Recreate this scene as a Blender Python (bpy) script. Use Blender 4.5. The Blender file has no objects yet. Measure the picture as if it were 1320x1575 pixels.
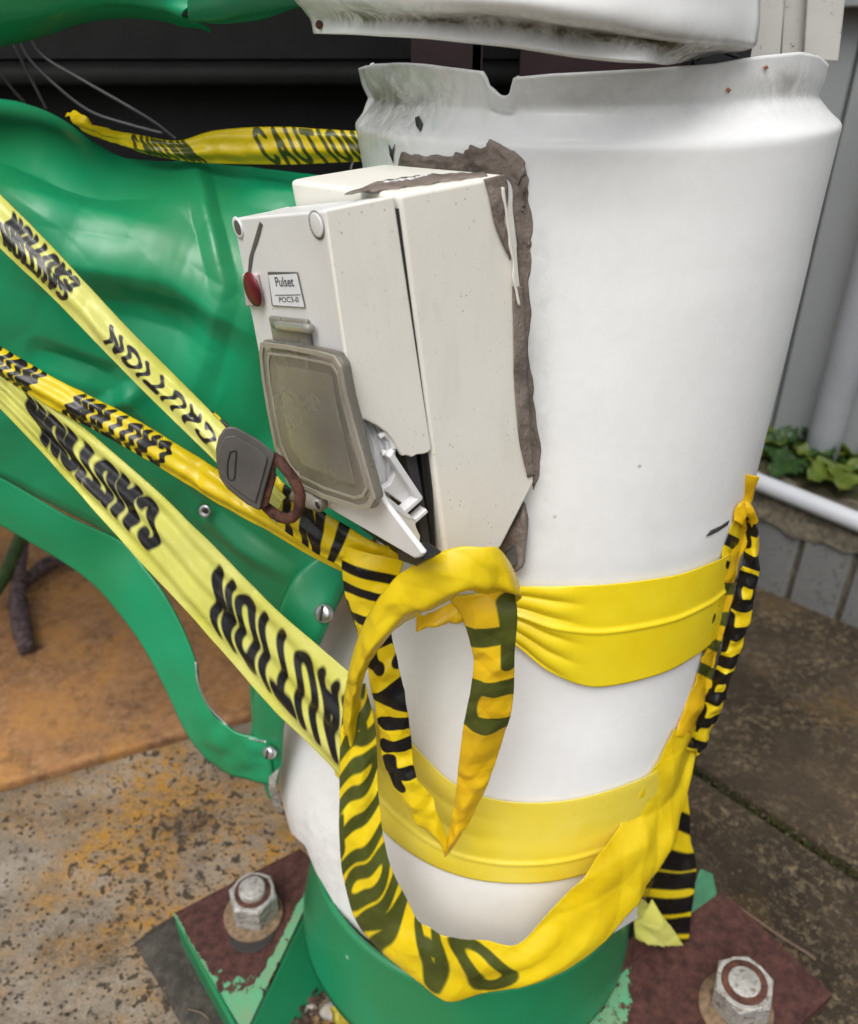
import bpy, bmesh, math, random
from mathutils import Vector, Matrix, noise
from mathutils.bvhtree import BVHTree
R = math.radians
random.seed(7)
S = bpy.context.scene
# ------------------------------------------------------------------ camera
H, TILT, FPX, CX, CY = 0.75, R(30), 1250.0, 660.0, 787.5
cd = bpy.data.cameras.new('camera'); cam = bpy.data.objects.new('camera', cd); S.collection.objects.link(cam)
cam.location = (0, 0, H); cam.rotation_euler = (R(90) - TILT, 0, 0)
cd.sensor_fit = 'VERTICAL'; cd.sensor_height = 24.0; cd.sensor_width = 24.0
cd.lens = 24.0 * FPX / 1575.0
cd.clip_start = 0.01; cd.clip_end = 200
cd.dof.use_dof = True; cd.dof.focus_distance = 0.42; cd.dof.aperture_fstop = 6.0
S.camera = cam
# ------------------------------------------------------------------ sky and sun (bright overcast)
W = bpy.data.worlds.new('World'); S.world = W; W.use_nodes = True
wn, wl = W.node_tree.nodes, W.node_tree.links
sky = wn.new('ShaderNodeTexSky'); sky.sky_type = 'NISHITA'; sky.sun_disc = False
SUN_EL, SUN_AZ = R(58), R(200)          # azimuth clockwise from +Y
sky.sun_elevation = SUN_EL; sky.sun_rotation = SUN_AZ
sky.air_density = 1.0; sky.dust_density = 6.0; sky.ozone_density = 1.0
hs = wn.new('ShaderNodeHueSaturation'); hs.inputs['Saturation'].default_value = 0.28
wl.new(sky.outputs[0], hs.inputs['Color'])
bg = wn['Background']; bg.inputs['Strength'].default_value = 0.13
wl.new(hs.outputs[0], bg.inputs['Color'])
sd = bpy.data.lights.new('sun', 'SUN'); sd.energy = 1.3; sd.angle = R(35); sd.color = (1.0, 0.98, 0.95)
sun = bpy.data.objects.new('sun', sd); S.collection.objects.link(sun)
sv = Vector((math.sin(SUN_AZ) * math.cos(SUN_EL), math.cos(SUN_AZ) * math.cos(SUN_EL), math.sin(SUN_EL)))
sun.rotation_euler = sv.to_track_quat('Z', 'Y').to_euler(); sun.location = sv * 5
S.view_settings.view_transform = 'Standard'; S.view_settings.look = 'None'
S.view_settings.gamma = 1.0; S.view_settings.use_curve_mapping = False
S.view_settings.exposure = 0.25
# ------------------------------------------------------------------ measuring helpers: a sight line from the survey position
C0 = Vector((0, 0, H)); FW = Vector((0, math.cos(TILT), -math.sin(TILT))); UP = Vector((0, math.sin(TILT), math.cos(TILT)))
def ray(px, py): return FW + Vector((1, 0, 0)) * ((px - CX) / FPX) + UP * ((CY - py) / FPX)
def atd(px, py, d): return C0 + ray(px, py) * d
def ony(px, py, Y):
    r = ray(px, py); return C0 + r * (Y / r.y)
def onz(px, py, z=0.0):
    r = ray(px, py); return C0 + r * ((z - H) / r.z)
def onp(px, py, p, n):
    r = ray(px, py); return C0 + r * ((p - C0).dot(n) / r.dot(n))
def topix(p):
    v = p - C0; d = v.dot(FW); return CX + FPX * v.x / d, CY - FPX * v.dot(UP) / d
def lerp(a, b, t): return a + (b - a) * t
def sm(a, b, x):
    t = max(0.0, min(1.0, (x - a) / (b - a))); return t * t * (3 - 2 * t)
def interp(tab, x):
    if x <= tab[0][0]: return tab[0][1]
    for (a, va), (b, vb) in zip(tab, tab[1:]):
        if x <= b: return va + (vb - va) * (x - a) / (b - a)
    return tab[-1][1]
def crv(pts, t):
    """Catmull-Rom through a list of Vectors / floats, t in 0..1"""
    n = len(pts) - 1; f = max(0.0, min(1.0, t)) * n; i = min(int(f), n - 1); u = f - i
    p1, p2 = pts[i], pts[i + 1]
    p0 = pts[i - 1] if i > 0 else p1 * 2 - p2
    p3 = pts[i + 2] if i + 2 <= n else p2 * 2 - p1
    return (p1 * 2 + (p2 - p0) * u + (p0 * 2 - p1 * 5 + p2 * 4 - p3) * (u * u) + (p1 * 3 - p0 - p2 * 3 + p3) * (u * u * u)) * 0.5
def nz(p, s, seed=0.0): return noise.noise(Vector((p[0] * s + seed, p[1] * s - seed, p[2] * s + seed * 0.7)))
# ------------------------------------------------------------------ objects
COL = S.collection
def finish(o, parent=None, label=None, cat=None, group=None, kind=None):
    if parent is not None:
        o.parent = parent; o.matrix_parent_inverse = parent.matrix_basis.inverted()
    if label: o['label'] = label
    if cat: o['category'] = cat
    if group: o['group'] = group
    if kind: o['kind'] = kind
    return o
def mesh(name, vs, fs, mat=None, parent=None, smooth=True, **k):
    me = bpy.data.meshes.new(name); me.from_pydata([tuple(v) for v in vs], [], fs); me.update()
    if smooth: me.polygons.foreach_set('use_smooth', [True] * len(me.polygons))
    o = bpy.data.objects.new(name, me); COL.objects.link(o)
    if mat: me.materials.append(mat)
    return finish(o, parent, **k)
def bmobj(name, bm, mat=None, parent=None, smooth=False, **k):
    bmesh.ops.recalc_face_normals(bm, faces=bm.faces)
    me = bpy.data.meshes.new(name); bm.to_mesh(me); bm.free()
    if smooth: me.polygons.foreach_set('use_smooth', [True] * len(me.polygons))
    o = bpy.data.objects.new(name, me); COL.objects.link(o)
    if mat: me.materials.append(mat)
    return finish(o, parent, **k)
def thing(name, loc, label, cat, group=None):
    o = bpy.data.objects.new(name, None); COL.objects.link(o); o.location = loc; o.empty_display_size = 0.02
    return finish(o, None, label, cat, group)
def grid(name, P, mat, parent=None, closed=False, thick=0.0, smooth=True, toff=-1, **k):
    nu, nv = len(P), len(P[0]); vs = [p for row in P for p in row]; fs = []
    for i in range(nu if closed else nu - 1):
        j = (i + 1) % nu
        for q in range(nv - 1): fs.append((i * nv + q, j * nv + q, j * nv + q + 1, i * nv + q + 1))
    o = mesh(name, vs, fs, mat, parent, smooth, **k)
    if thick:
        m = o.modifiers.new('thick', 'SOLIDIFY'); m.thickness = thick; m.offset = toff
    return o
def prism(name, poly, ext, mat, parent=None, bevel=0.0, seg=2, **k):
    """polygon of 3D points pushed along vector ext"""
    bm = bmesh.new(); a = [bm.verts.new(p) for p in poly]; b = [bm.verts.new(Vector(p) + ext) for p in poly]
    bm.faces.new(a); bm.faces.new(b[::-1]); n = len(a)
    for i in range(n): bm.faces.new((a[i], a[(i + 1) % n], b[(i + 1) % n], b[i]))
    o = bmobj(name, bm, mat, parent, **k)
    if bevel:
        m = o.modifiers.new('bevel', 'BEVEL'); m.width = bevel; m.segments = seg; m.limit_method = 'ANGLE'; m.angle_limit = R(30)
        o.data.polygons.foreach_set('use_smooth', [True] * len(o.data.polygons))
        w = o.modifiers.new('wn', 'WEIGHTED_NORMAL')
    return o
def box(name, c, ax, ay, az, mat, parent=None, bevel=0.0, **k):
    c, ax, ay, az = map(Vector, (c, ax, ay, az))
    return prism(name, [c - ax - ay - az, c + ax - ay - az, c + ax + ay - az, c - ax + ay - az], az * 2, mat, parent, bevel, **k)
def tube(name, pts, rad, mat, parent=None, ns=12, n=40, caps=True, wob=0.0, **k):
    pts = [Vector(p) for p in pts]; P = []
    rr = rad if isinstance(rad, list) else [rad] * 2
    cs = [crv(pts, i / (n - 1)) for i in range(n)]
    up = Vector((0.31, 0.2, 0.93))
    for i in range(n):
        t = (cs[min(i + 1, n - 1)] - cs[max(i - 1, 0)]).normalized()
        a = t.cross(up).normalized(); b = a.cross(t); r = crv([float(x) for x in rr], i / (n - 1)) if len(rr) > 2 else lerp(rr[0], rr[1], i / (n - 1))
        ring = []
        for q in range(ns):
            w = 2 * math.pi * q / ns; d = a * math.cos(w) + b * math.sin(w)
            ring.append(cs[i] + d * r * (1 + wob * nz(cs[i] + d * r, 0.9 / r, 3)))
        P.append(ring)
    vs = [p for ring in P for p in ring]; fs = []
    for i in range(n - 1):
        for q in range(ns): fs.append((i * ns + q, i * ns + (q + 1) % ns, (i + 1) * ns + (q + 1) % ns, (i + 1) * ns + q))
    if caps: fs.append(tuple(range(ns))[::-1]); fs.append(tuple(range((n - 1) * ns, n * ns)))
    return mesh(name, vs, fs, mat, parent, **k)
def lathe(name, c, axis, prof, mat, parent=None, ns=24, smooth=True, **k):
    """prof: list of (height along axis, radius)"""
    axis = Vector(axis).normalized(); a = axis.orthogonal().normalized(); b = axis.cross(a); c = Vector(c)
    vs = []; fs = []
    for h, r in prof:
        for q in range(ns):
            w = 2 * math.pi * q / ns; vs.append(c + axis * h + (a * math.cos(w) + b * math.sin(w)) * r)
    for i in range(len(prof) - 1):
        for q in range(ns): fs.append((i * ns + q, i * ns + (q + 1) % ns, (i + 1) * ns + (q + 1) % ns, (i + 1) * ns + q))
    fs.append(tuple(range(ns))[::-1]); fs.append(tuple(range((len(prof) - 1) * ns, len(prof) * ns)))
    return mesh(name, vs, fs, mat, parent, smooth, **k)
OCT = [(1, 0, 0), (-1, 0, 0), (0, 1, 0), (0, -1, 0), (0, 0, 1), (0, 0, -1), (.6, .6, .5), (-.6, .6, .45), (-.6, -.6, .5), (.6, -.6, .55)]
OCF = [(6, 0, 2), (6, 2, 4), (6, 4, 0), (7, 2, 1), (7, 1, 4), (7, 4, 2), (8, 1, 3), (8, 3, 4), (8, 4, 1), (9, 3, 0), (9, 0, 4), (9, 4, 3), (2, 0, 5), (1, 2, 5), (3, 1, 5), (0, 3, 5)]
def crumbs(name, mats_, mat, smooth=False, **k):
    vs, fs = [], []
    for mt in mats_:
        b = len(vs); vs += [mt @ (Vector(v) * random.uniform(0.8, 1.15)) for v in OCT]; fs += [tuple(b + i for i in f) for f in OCF]
    return mesh(name, vs, fs, mat, smooth=smooth, **k)
# ------------------------------------------------------------------ materials
class M:
    def __init__(s, name, rough=0.5, spec=0.5, metal=0.0, coat=0.0):
        s.m = bpy.data.materials.new(name); s.m.use_nodes = True; s.t = s.m.node_tree; s.n = s.t.nodes
        s.b = s.n['Principled BSDF']; s.b.inputs['Roughness'].default_value = rough; s.b.inputs['Metallic'].default_value = metal
        s.b.inputs['Specular IOR Level'].default_value = spec; s.b.inputs['Coat Weight'].default_value = coat
        s.b.inputs['Coat Roughness'].default_value = 0.1
        s.co = s.n.new('ShaderNodeTexCoord').outputs['Object']
    def L(s, a, b): s.t.links.new(a, b)
    def noise(s, scale, detail=4, rough=0.55, dist=0.0, stretch=None):
        x = s.n.new('ShaderNodeTexNoise'); x.inputs['Scale'].default_value = scale; x.inputs['Detail'].default_value = detail
        x.inputs['Roughness'].default_value = rough; x.inputs['Distortion'].default_value = dist
        if stretch:
            mp = s.n.new('ShaderNodeMapping'); mp.inputs['Scale'].default_value = stretch; s.L(s.co, mp.inputs[0]); s.L(mp.outputs[0], x.inputs['Vector'])
        else: s.L(s.co, x.inputs['Vector'])
        return x.outputs['Fac']
    def vor(s, scale, feat='F1', rnd=1.0):
        x = s.n.new('ShaderNodeTexVoronoi'); x.inputs['Scale'].default_value = scale; x.feature = feat; x.inputs['Randomness'].default_value = rnd
        s.L(s.co, x.inputs['Vector']); return x.outputs['Distance']
    def rng(s, v, a, b, c=0.0, d=1.0):
        x = s.n.new('ShaderNodeMapRange'); s.L(v, x.inputs[0])
        for i, q in enumerate((a, b, c, d)): x.inputs[i + 1].default_value = q
        return x.outputs[0]
    def math(s, op, a, b):
        x = s.n.new('ShaderNodeMath'); x.operation = op
        for i, q in enumerate((a, b)):
            if isinstance(q, (int, float)): x.inputs[i].default_value = q
            else: s.L(q, x.inputs[i])
        return x.outputs[0]
    def mix(s, f, a, b):
        x = s.n.new('ShaderNodeMix'); x.data_type = 'RGBA'
        for q, i in ((f, 0), (a, 6), (b, 7)):
            if isinstance(q, (int, float)): x.inputs[i].default_value = q
            elif isinstance(q, tuple): x.inputs[i].default_value = (*q, 1)
            else: s.L(q, x.inputs[i])
        return x.outputs[2]
    def attr(s, name):
        x = s.n.new('ShaderNodeAttribute'); x.attribute_name = name; return x.outputs['Fac']
    def color(s, c):
        if isinstance(c, tuple): s.b.inputs['Base Color'].default_value = (*c, 1)
        else: s.L(c, s.b.inputs['Base Color'])
        return s
    def bump(s, h, strength=0.3, dist=0.002):
        x = s.n.new('ShaderNodeBump'); x.inputs['Strength'].default_value = strength; x.inputs['Distance'].default_value = dist
        s.L(h, x.inputs['Height']); s.L(x.outputs[0], s.b.inputs['Normal']); return s
    def roughmap(s, v): s.L(v, s.b.inputs['Roughness']); return s
def plain(name, col, rough=0.5, var=0.12, scale=30, bump=0.0, bscale=200, **k):
    m = M(name, rough, **k); d = tuple(c * (1 - var * 2) for c in col); l = tuple(min(1, c * (1 + var)) for c in col)
    m.color(m.mix(m.rng(m.noise(scale, 5), 0.3, 0.7), d, l))
    if bump: m.bump(m.noise(bscale, 4), bump, 0.001)
    return m.m
def white_paint(name, base, grime=0.5):
    m = M(name, 0.38, coat=0.15)
    c = m.mix(m.rng(m.noise(6, 4), 0.35, 0.7), base, tuple(x * 0.93 for x in base))
    specks = m.math('MULTIPLY', m.rng(m.vor(70), 0.10, 0.05), m.rng(m.noise(9, 3), 0.56, 0.66))
    c = m.mix(m.math('MULTIPLY', specks, grime), c, (0.25, 0.22, 0.16))
    streak = m.math('MULTIPLY', m.rng(m.noise(30, 5, 0.6, 0.3, (1, 1, 0.25)), 0.55, 0.8), 0.18 * grime)
    c = m.mix(streak, c, (0.42, 0.38, 0.30)); m.color(c)
    m.roughmap(m.rng(m.noise(40, 5), 0.3, 0.7, 0.3, 0.5)); m.bump(m.noise(14, 2), 0.12, 0.004); return m
MT = {}
MT['white'] = white_paint('white_paint', (0.80, 0.80, 0.78), 0.5).m
# dirty rim paint uses the vertex attribute 'dirt' (stains with their own shape)
def dirty_white():
    m = white_paint('weathered_white_paint', (0.79, 0.80, 0.80), 0.7)
    base = m.b.inputs['Base Color'].links[0].from_socket
    a = m.attr('dirt'); n = m.rng(m.noise(60, 6, 0.7, 1.0), 0.40, 0.62); n2 = m.rng(m.noise(160, 5, 0.7), 0.45, 0.6)
    f = m.math('MULTIPLY', a, m.math('MAXIMUM', m.math('MULTIPLY', n, 0.8), m.math('MULTIPLY', n2, 0.5)))
    m.color(m.mix(f, base, (0.16, 0.14, 0.09))); return m.m
MT['dirty'] = dirty_white()
def green_paint(name, base, var):
    m = M(name, 0.45, coat=0.10)
    c = m.mix(m.rng(m.noise(5.5, 3, 0.5, 0.4), 0.42, 0.6), base, var)
    sp = m.math('MULTIPLY', m.rng(m.vor(28), 0.07, 0.03), m.rng(m.noise(5, 2), 0.5, 0.62))
    c = m.mix(m.math('MULTIPLY', sp, 0.6), c, (0.35, 0.62, 0.45)); m.color(c)
    m.roughmap(m.rng(m.noise(25, 5), 0.3, 0.7, 0.34, 0.52)); m.bump(m.noise(13, 3), 0.22, 0.006); return m.m
MT['green'] = green_paint('green_sheet_paint', (0.003, 0.285, 0.125), (0.012, 0.205, 0.072))  # darker second tone: soft reflections on the sheet put into the colour
MT['green2'] = green_paint('green_base_paint', (0.008, 0.21, 0.09), (0.014, 0.18, 0.065))
def chipped():
    m = M('primer_with_green_flakes', 0.75, spec=0.3)
    rust = m.mix(m.rng(m.noise(120, 6, 0.7), 0.35, 0.65), (0.035, 0.014, 0.012), (0.10, 0.040, 0.032))
    a = m.attr('flake'); f = m.rng(m.math('ADD', a, m.math('MULTIPLY', m.math('SUBTRACT', m.noise(85, 6, 0.72), 0.5), 1.7)), 0.48, 0.54)
    g = m.mix(m.rng(m.noise(50, 4), 0.4, 0.65), (0.09, 0.36, 0.19), (0.16, 0.30, 0.16))
    m.color(m.mix(f, rust, g)); m.bump(m.math('ADD', m.noise(350, 5), f), 0.35, 0.0015); return m.m
MT['primer'] = chipped()
MT['maroon'] = plain('maroon_steel', (0.020, 0.005, 0.007), 0.6, 0.2, 40)
def cream():
    m = M('aged_cream_plastic', 0.42)
    c = m.mix(m.rng(m.noise(14, 5), 0.35, 0.7), (0.84, 0.82, 0.745), (0.80, 0.765, 0.69))
    sp = m.math('MULTIPLY', m.rng(m.vor(260), 0.16, 0.08), m.rng(m.noise(40, 3), 0.5, 0.6))
    sq = m.math('MULTIPLY', m.rng(m.noise(420, 3, 0.6), 0.64, 0.72), 0.22); c = m.mix(sq, c, (0.30, 0.27, 0.22)); c = m.mix(m.math('MULTIPLY', sp, 0.6), c, (0.25, 0.22, 0.16)); c = m.mix(m.math('MULTIPLY', m.rng(m.noise(45, 6, 0.65, 0.5, (1, 1, 0.3)), 0.55, 0.8), 0.25), c, (0.45, 0.40, 0.33))
    m.color(c); m.bump(m.noise(500, 3), 0.12, 0.0006); return m.m
MT['cream'] = cream()
def pale():
    m = M('white_plastic_cover', 0.4)
    c = m.mix(m.rng(m.noise(20, 5), 0.4, 0.7), (0.74, 0.74, 0.735), (0.68, 0.68, 0.675))
    sp = m.math('MULTIPLY', m.rng(m.vor(180), 0.14, 0.06), m.rng(m.noise(50, 3), 0.52, 0.62))
    m.color(m.mix(m.math('MULTIPLY', sp, 0.55), c, (0.22, 0.22, 0.22))); m.bump(m.noise(500, 3), 0.1, 0.0006); return m.m
MT['cover'] = pale()
MT['innerwhite'] = plain('inner_white_plastic', (0.82, 0.82, 0.83), 0.35, 0.04)
MT['black'] = plain('black_plastic', (0.012, 0.012, 0.014), 0.4, 0.2)
MT['darkgrey'] = plain('dark_grey_plastic', (0.06, 0.06, 0.065), 0.45, 0.2)
MT['gap'] = plain('dark_gap', (0.03, 0.027, 0.025), 0.8)
MT['red'] = plain('red_lens', (0.12, 0.005, 0.012), 0.4, 0.25, 120)
MT['pinkbase'] = plain('pale_pink_bezel', (0.62, 0.52, 0.50), 0.45)
MT['labelpaper'] = plain('label_paper', (0.78, 0.80, 0.84), 0.45, 0.04)
MT['labelink'] = plain('label_ink', (0.02, 0.02, 0.025), 0.6)
def smoky():
    m = M('smoky_clear_flap', 0.28, coat=0.4)
    n = m.rng(m.noise(28, 4, 0.55, 0.6), 0.3, 0.7)
    m.color(m.mix(n, (0.24, 0.225, 0.195), (0.29, 0.275, 0.245)))
    m.b.inputs['Transmission Weight'].default_value = 0.25; m.b.inputs['IOR'].default_value = 1.3
    m.roughmap(m.rng(m.noise(60, 4), 0.3, 0.7, 0.22, 0.42)); m.bump(m.noise(300, 3), 0.08, 0.0006); return m.m
def clearflap():
    m = M('hazy_clear_plastic', 0.3); m.color(m.mix(m.rng(m.noise(24, 4, 0.55, 0.5), 0.35, 0.68), (0.70, 0.665, 0.60), (0.76, 0.735, 0.68)))
    m.b.inputs['Transmission Weight'].default_value = 0.88; m.b.inputs['IOR'].default_value = 1.25; m.roughmap(m.rng(m.noise(40, 4), 0.3, 0.7, 0.2, 0.3)); return m.m
MT['smoke'] = smoky(); MT['clear'] = clearflap(); MT['face'] = plain('grey_switch_face', (0.40, 0.39, 0.365), 0.6, 0.15, 12)
def mortar():
    m = M('grey_brown_mortar', 0.9, spec=0.2)
    c = m.mix(m.rng(m.noise(70, 6, 0.65), 0.35, 0.65), (0.13, 0.105, 0.088), (0.27, 0.225, 0.195))
    m.color(c); m.bump(m.noise(160, 7, 0.65), 0.7, 0.003); return m.m
MT['mortar'] = mortar()
def zinc():
    m = M('dull_zinc', 0.55, metal=0.35)
    c = m.mix(m.rng(m.noise(120, 5, 0.65), 0.35, 0.65), (0.30, 0.29, 0.27), (0.50, 0.49, 0.46)); c = m.mix(m.math('MULTIPLY', m.rng(m.noise(170, 5, 0.7), 0.52, 0.64), 0.85), c, (0.13, 0.075, 0.045)); m.color(c); m.bump(m.noise(400, 5), 0.4, 0.001); return m.m
MT['zinc'] = zinc()
def rusty():
    m = M('rusty_steel', 0.75, spec=0.3); m.color(m.mix(m.rng(m.noise(130, 6, 0.65), 0.35, 0.65), (0.035, 0.014, 0.011), (0.13, 0.052, 0.034)))
    m.bump(m.noise(420, 5), 0.5, 0.001); return m.m
MT['rust'] = rusty()
MT['rustwasher'] = plain('rusty_washer', (0.20, 0.13, 0.075), 0.75, 0.3, 160, 0.4, 300)
MT['lock'] = plain('grey_lock_body', (0.105, 0.098, 0.09), 0.5, 0.12, 60, 0.1, 300)
MT['chrome'] = plain('screw_metal', (0.62, 0.64, 0.66), 0.28, 0.1, 90, metal=0.9)
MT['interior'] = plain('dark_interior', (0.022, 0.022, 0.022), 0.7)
MT['ledge'] = plain('dark_grey_ledge', (0.05, 0.05, 0.048), 0.6)
MT['wire'] = plain('grey_wire', (0.16, 0.16, 0.165), 0.5)
MT['wallgrey'] = plain('grey_wall_cladding', (0.26, 0.28, 0.285), 0.5, 0.06, 6)
MT['pipe'] = plain('white_pipe', (0.52, 0.54, 0.57), 0.4, 0.06, 10)
MT['dpipe'] = plain('pale_grey_pipe', (0.26, 0.275, 0.295), 0.45, 0.06, 10)
MT['greytrim'] = None
def greytrim():
    m = M('weathered_grey_trim', 0.55)
    c = m.mix(m.rng(m.noise(25, 6, 0.6), 0.3, 0.7), (0.52, 0.51, 0.48), (0.42, 0.41, 0.38))
    m.color(m.mix(m.rng(m.noise(150, 5, 0.7), 0.60, 0.7), c, (0.12, 0.11, 0.09))); return m.m
MT['greytrim'] = greytrim()
def slab(name, cols, spots, lichen=None, lsc=9, sscale=60, stain=0.0):
    m = M(name, 0.92, spec=0.2)
    c = m.mix(m.rng(m.noise(11, 7, 0.65), 0.32, 0.68), cols[0], cols[1])
    c = m.mix(m.rng(m.noise(80, 6, 0.7), 0.42, 0.68), c, cols[2])
    if lichen:
        f = m.math('MULTIPLY', m.rng(m.noise(lsc, 7, 0.68, 0.6), 0.47, 0.60), m.rng(m.noise(120, 5, 0.7), 0.36, 0.56)); c = m.mix(m.math('MULTIPLY', f, 0.9), c, lichen)
    if spots:
        v = m.n.new('ShaderNodeTexVoronoi'); v.inputs['Scale'].default_value = sscale
        w = m.n.new('ShaderNodeTexNoise'); w.inputs['Scale'].default_value = 45; m.L(m.co, w.inputs['Vector'])
        mx = m.n.new('ShaderNodeVectorMath'); mx.operation = 'MULTIPLY_ADD'; m.L(w.outputs['Color'], mx.inputs[0]); mx.inputs[1].default_value = (0.05,) * 3; m.L(m.co, mx.inputs[2]); m.L(mx.outputs[0], v.inputs['Vector'])
        thr = m.rng(m.noise(22, 6, 0.65), 0.35, 0.68, 0.04, 0.52)
        f = m.rng(m.math('SUBTRACT', thr, v.outputs['Distance']), -0.03, 0.08)
        c = m.mix(m.math('MULTIPLY', f, spots), c, (0.05, 0.045, 0.035))
        f2 = m.rng(m.noise(240, 4, 0.7), 0.60, 0.68); c = m.mix(m.math('MULTIPLY', f2, spots * 0.8), c, (0.04, 0.035, 0.03))
    if stain: c = m.mix(m.math('MULTIPLY', m.rng(m.noise(4.5, 4, 0.5), 0.5, 0.7), stain), c, (0.07, 0.05, 0.035))
    m.color(c); h = m.math('ADD', m.math('MULTIPLY', m.noise(90, 8, 0.7), 1.0), m.math('MULTIPLY', m.noise(380, 5, 0.7), 0.5)); m.bump(h, 0.7, 0.004); return m.m
MT['slab_orange'] = slab('orange_brown_paving', ((0.42, 0.205, 0.085), (0.25, 0.13, 0.065), (0.48, 0.27, 0.13)), 0.3, (0.52, 0.26, 0.075), 12, 40, 0.25)
def lichen_slab():
    m = M('lichen_spotted_concrete', 0.93, spec=0.2)
    c = m.mix(m.rng(m.noise(12, 6, 0.65), 0.36, 0.66), (0.14, 0.10, 0.065), (0.38, 0.33, 0.265))
    f = m.math('MULTIPLY', m.rng(m.noise(5.5, 6, 0.62, 0.5), 0.44, 0.58), m.rng(m.noise(75, 5, 0.7), 0.34, 0.60)); c = m.mix(m.math('MULTIPLY', f, 0.95), c, (0.45, 0.225, 0.03))
    c = m.mix(m.math('MULTIPLY', m.rng(m.noise(230, 4, 0.7), 0.5, 0.72), 0.45), c, (0.48, 0.41, 0.31))
    k = m.rng(m.noise(6, 5, 0.6), 0.38, 0.62, -0.07, 0.085)
    sp = m.rng(m.math('ADD', m.noise(95, 3, 0.55, 0.3), k), 0.615, 0.66); c = m.mix(m.math('MULTIPLY', sp, 0.88), c, (0.05, 0.04, 0.03))
    sp2 = m.rng(m.math('ADD', m.noise(240, 3, 0.6), k), 0.62, 0.68); c = m.mix(m.math('MULTIPLY', sp2, 0.8), c, (0.045, 0.036, 0.028))
    c = m.mix(m.math('MULTIPLY', m.rng(m.noise(6, 5, 0.6), 0.56, 0.68), 0.75), c, (0.085, 0.055, 0.035)); m.color(c)
    h = m.math('SUBTRACT', m.math('ADD', m.noise(90, 8, 0.7), m.math('MULTIPLY', m.noise(380, 5, 0.7), 0.6)), m.math('MULTIPLY', sp, 0.5)); m.bump(h, 0.8, 0.004); return m.m
MT['slab_lichen'] = lichen_slab()
def dark_slab():
    m = M('dark_mossy_concrete', 0.85, spec=0.3)
    c = m.mix(m.rng(m.noise(7, 6, 0.65), 0.36, 0.66), (0.028, 0.020, 0.012), (0.078, 0.056, 0.034))
    g = m.math('MULTIPLY', m.rng(m.noise(110, 6, 0.75, 0.4), 0.50, 0.66), m.rng(m.noise(10, 4), 0.34, 0.6)); c = m.mix(m.math('MULTIPLY', g, 0.85), c, (0.26, 0.20, 0.12))
    c = m.mix(m.math('MULTIPLY', m.rng(m.noise(6, 6, 0.65, 0.6), 0.55, 0.68), 0.55), c, (0.16, 0.095, 0.03))
    c = m.mix(m.math('MULTIPLY', m.rng(m.noise(260, 4, 0.7), 0.56, 0.66), 0.8), c, (0.018, 0.015, 0.012)); m.color(c)
    m.bump(m.math('ADD', m.noise(100, 8, 0.7), m.math('MULTIPLY', m.noise(380, 5, 0.7), 0.6)), 0.8, 0.004); return m.m
MT['slab_dark'] = dark_slab()
MT['soil'] = slab('joint_soil', ((0.03, 0.026, 0.016), (0.05, 0.05, 0.016), (0.06, 0.055, 0.03)), 0)
MT['moss'] = slab('moss', ((0.03, 0.035, 0.008), (0.02, 0.02, 0.008), (0.055, 0.055, 0.014)), 0)
MT['pad'] = slab('dark_speckled_pad', ((0.035, 0.032, 0.028), (0.06, 0.055, 0.045), (0.10, 0.09, 0.075)), 0.5)
MT['block'] = slab('grey_block', ((0.15, 0.153, 0.15), (0.20, 0.203, 0.20), (0.18, 0.178, 0.168)), 0.35)
MT['cap'] = slab('mossy_mortar_cap', ((0.07, 0.062, 0.045), (0.12, 0.105, 0.08), (0.20, 0.17, 0.12)), 0.7)
def leafm(name, a, b, rough=0.45):
    m = M(name, rough); m.color(m.mix(m.rng(m.noise(60, 4), 0.35, 0.65), a, b))
    tr = m.n.new('ShaderNodeBsdfTranslucent'); tr.inputs[0].default_value = (*b, 1); mx = m.n.new('ShaderNodeMixShader'); mx.inputs[0].default_value = 0.3
    out = m.n['Material Output']; m.L(m.b.outputs[0], mx.inputs[1]); m.L(tr.outputs[0], mx.inputs[2]); m.L(mx.outputs[0], out.inputs[0]); return m.m
MT['leaf'] = leafm('green_leaf', (0.014, 0.045, 0.010), (0.038, 0.09, 0.018))
MT['leaf2'] = leafm('yellow_green_leaf', (0.07, 0.12, 0.012), (0.14, 0.18, 0.022))
MT['stemgreen'] = leafm('green_blade', (0.05, 0.11, 0.02), (0.09, 0.17, 0.03))
MT['yleaf'] = leafm('yellow_fallen_leaf', (0.55, 0.45, 0.04), (0.62, 0.52, 0.08))
MT['litter'] = plain('leaf_litter', (0.06, 0.035, 0.025), 0.9, 0.4, 80, 0.5, 200)
MT['pebble'] = plain('grey_pebble', (0.35, 0.32, 0.28), 0.85, 0.2, 80, 0.4, 200)
MT['bark'] = plain('purple_grey_stem', (0.13, 0.085, 0.085), 0.85, 0.45, 120, 0.6, 260)
MT['straw'] = plain('dry_stalk', (0.17, 0.11, 0.075), 0.8)
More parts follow.
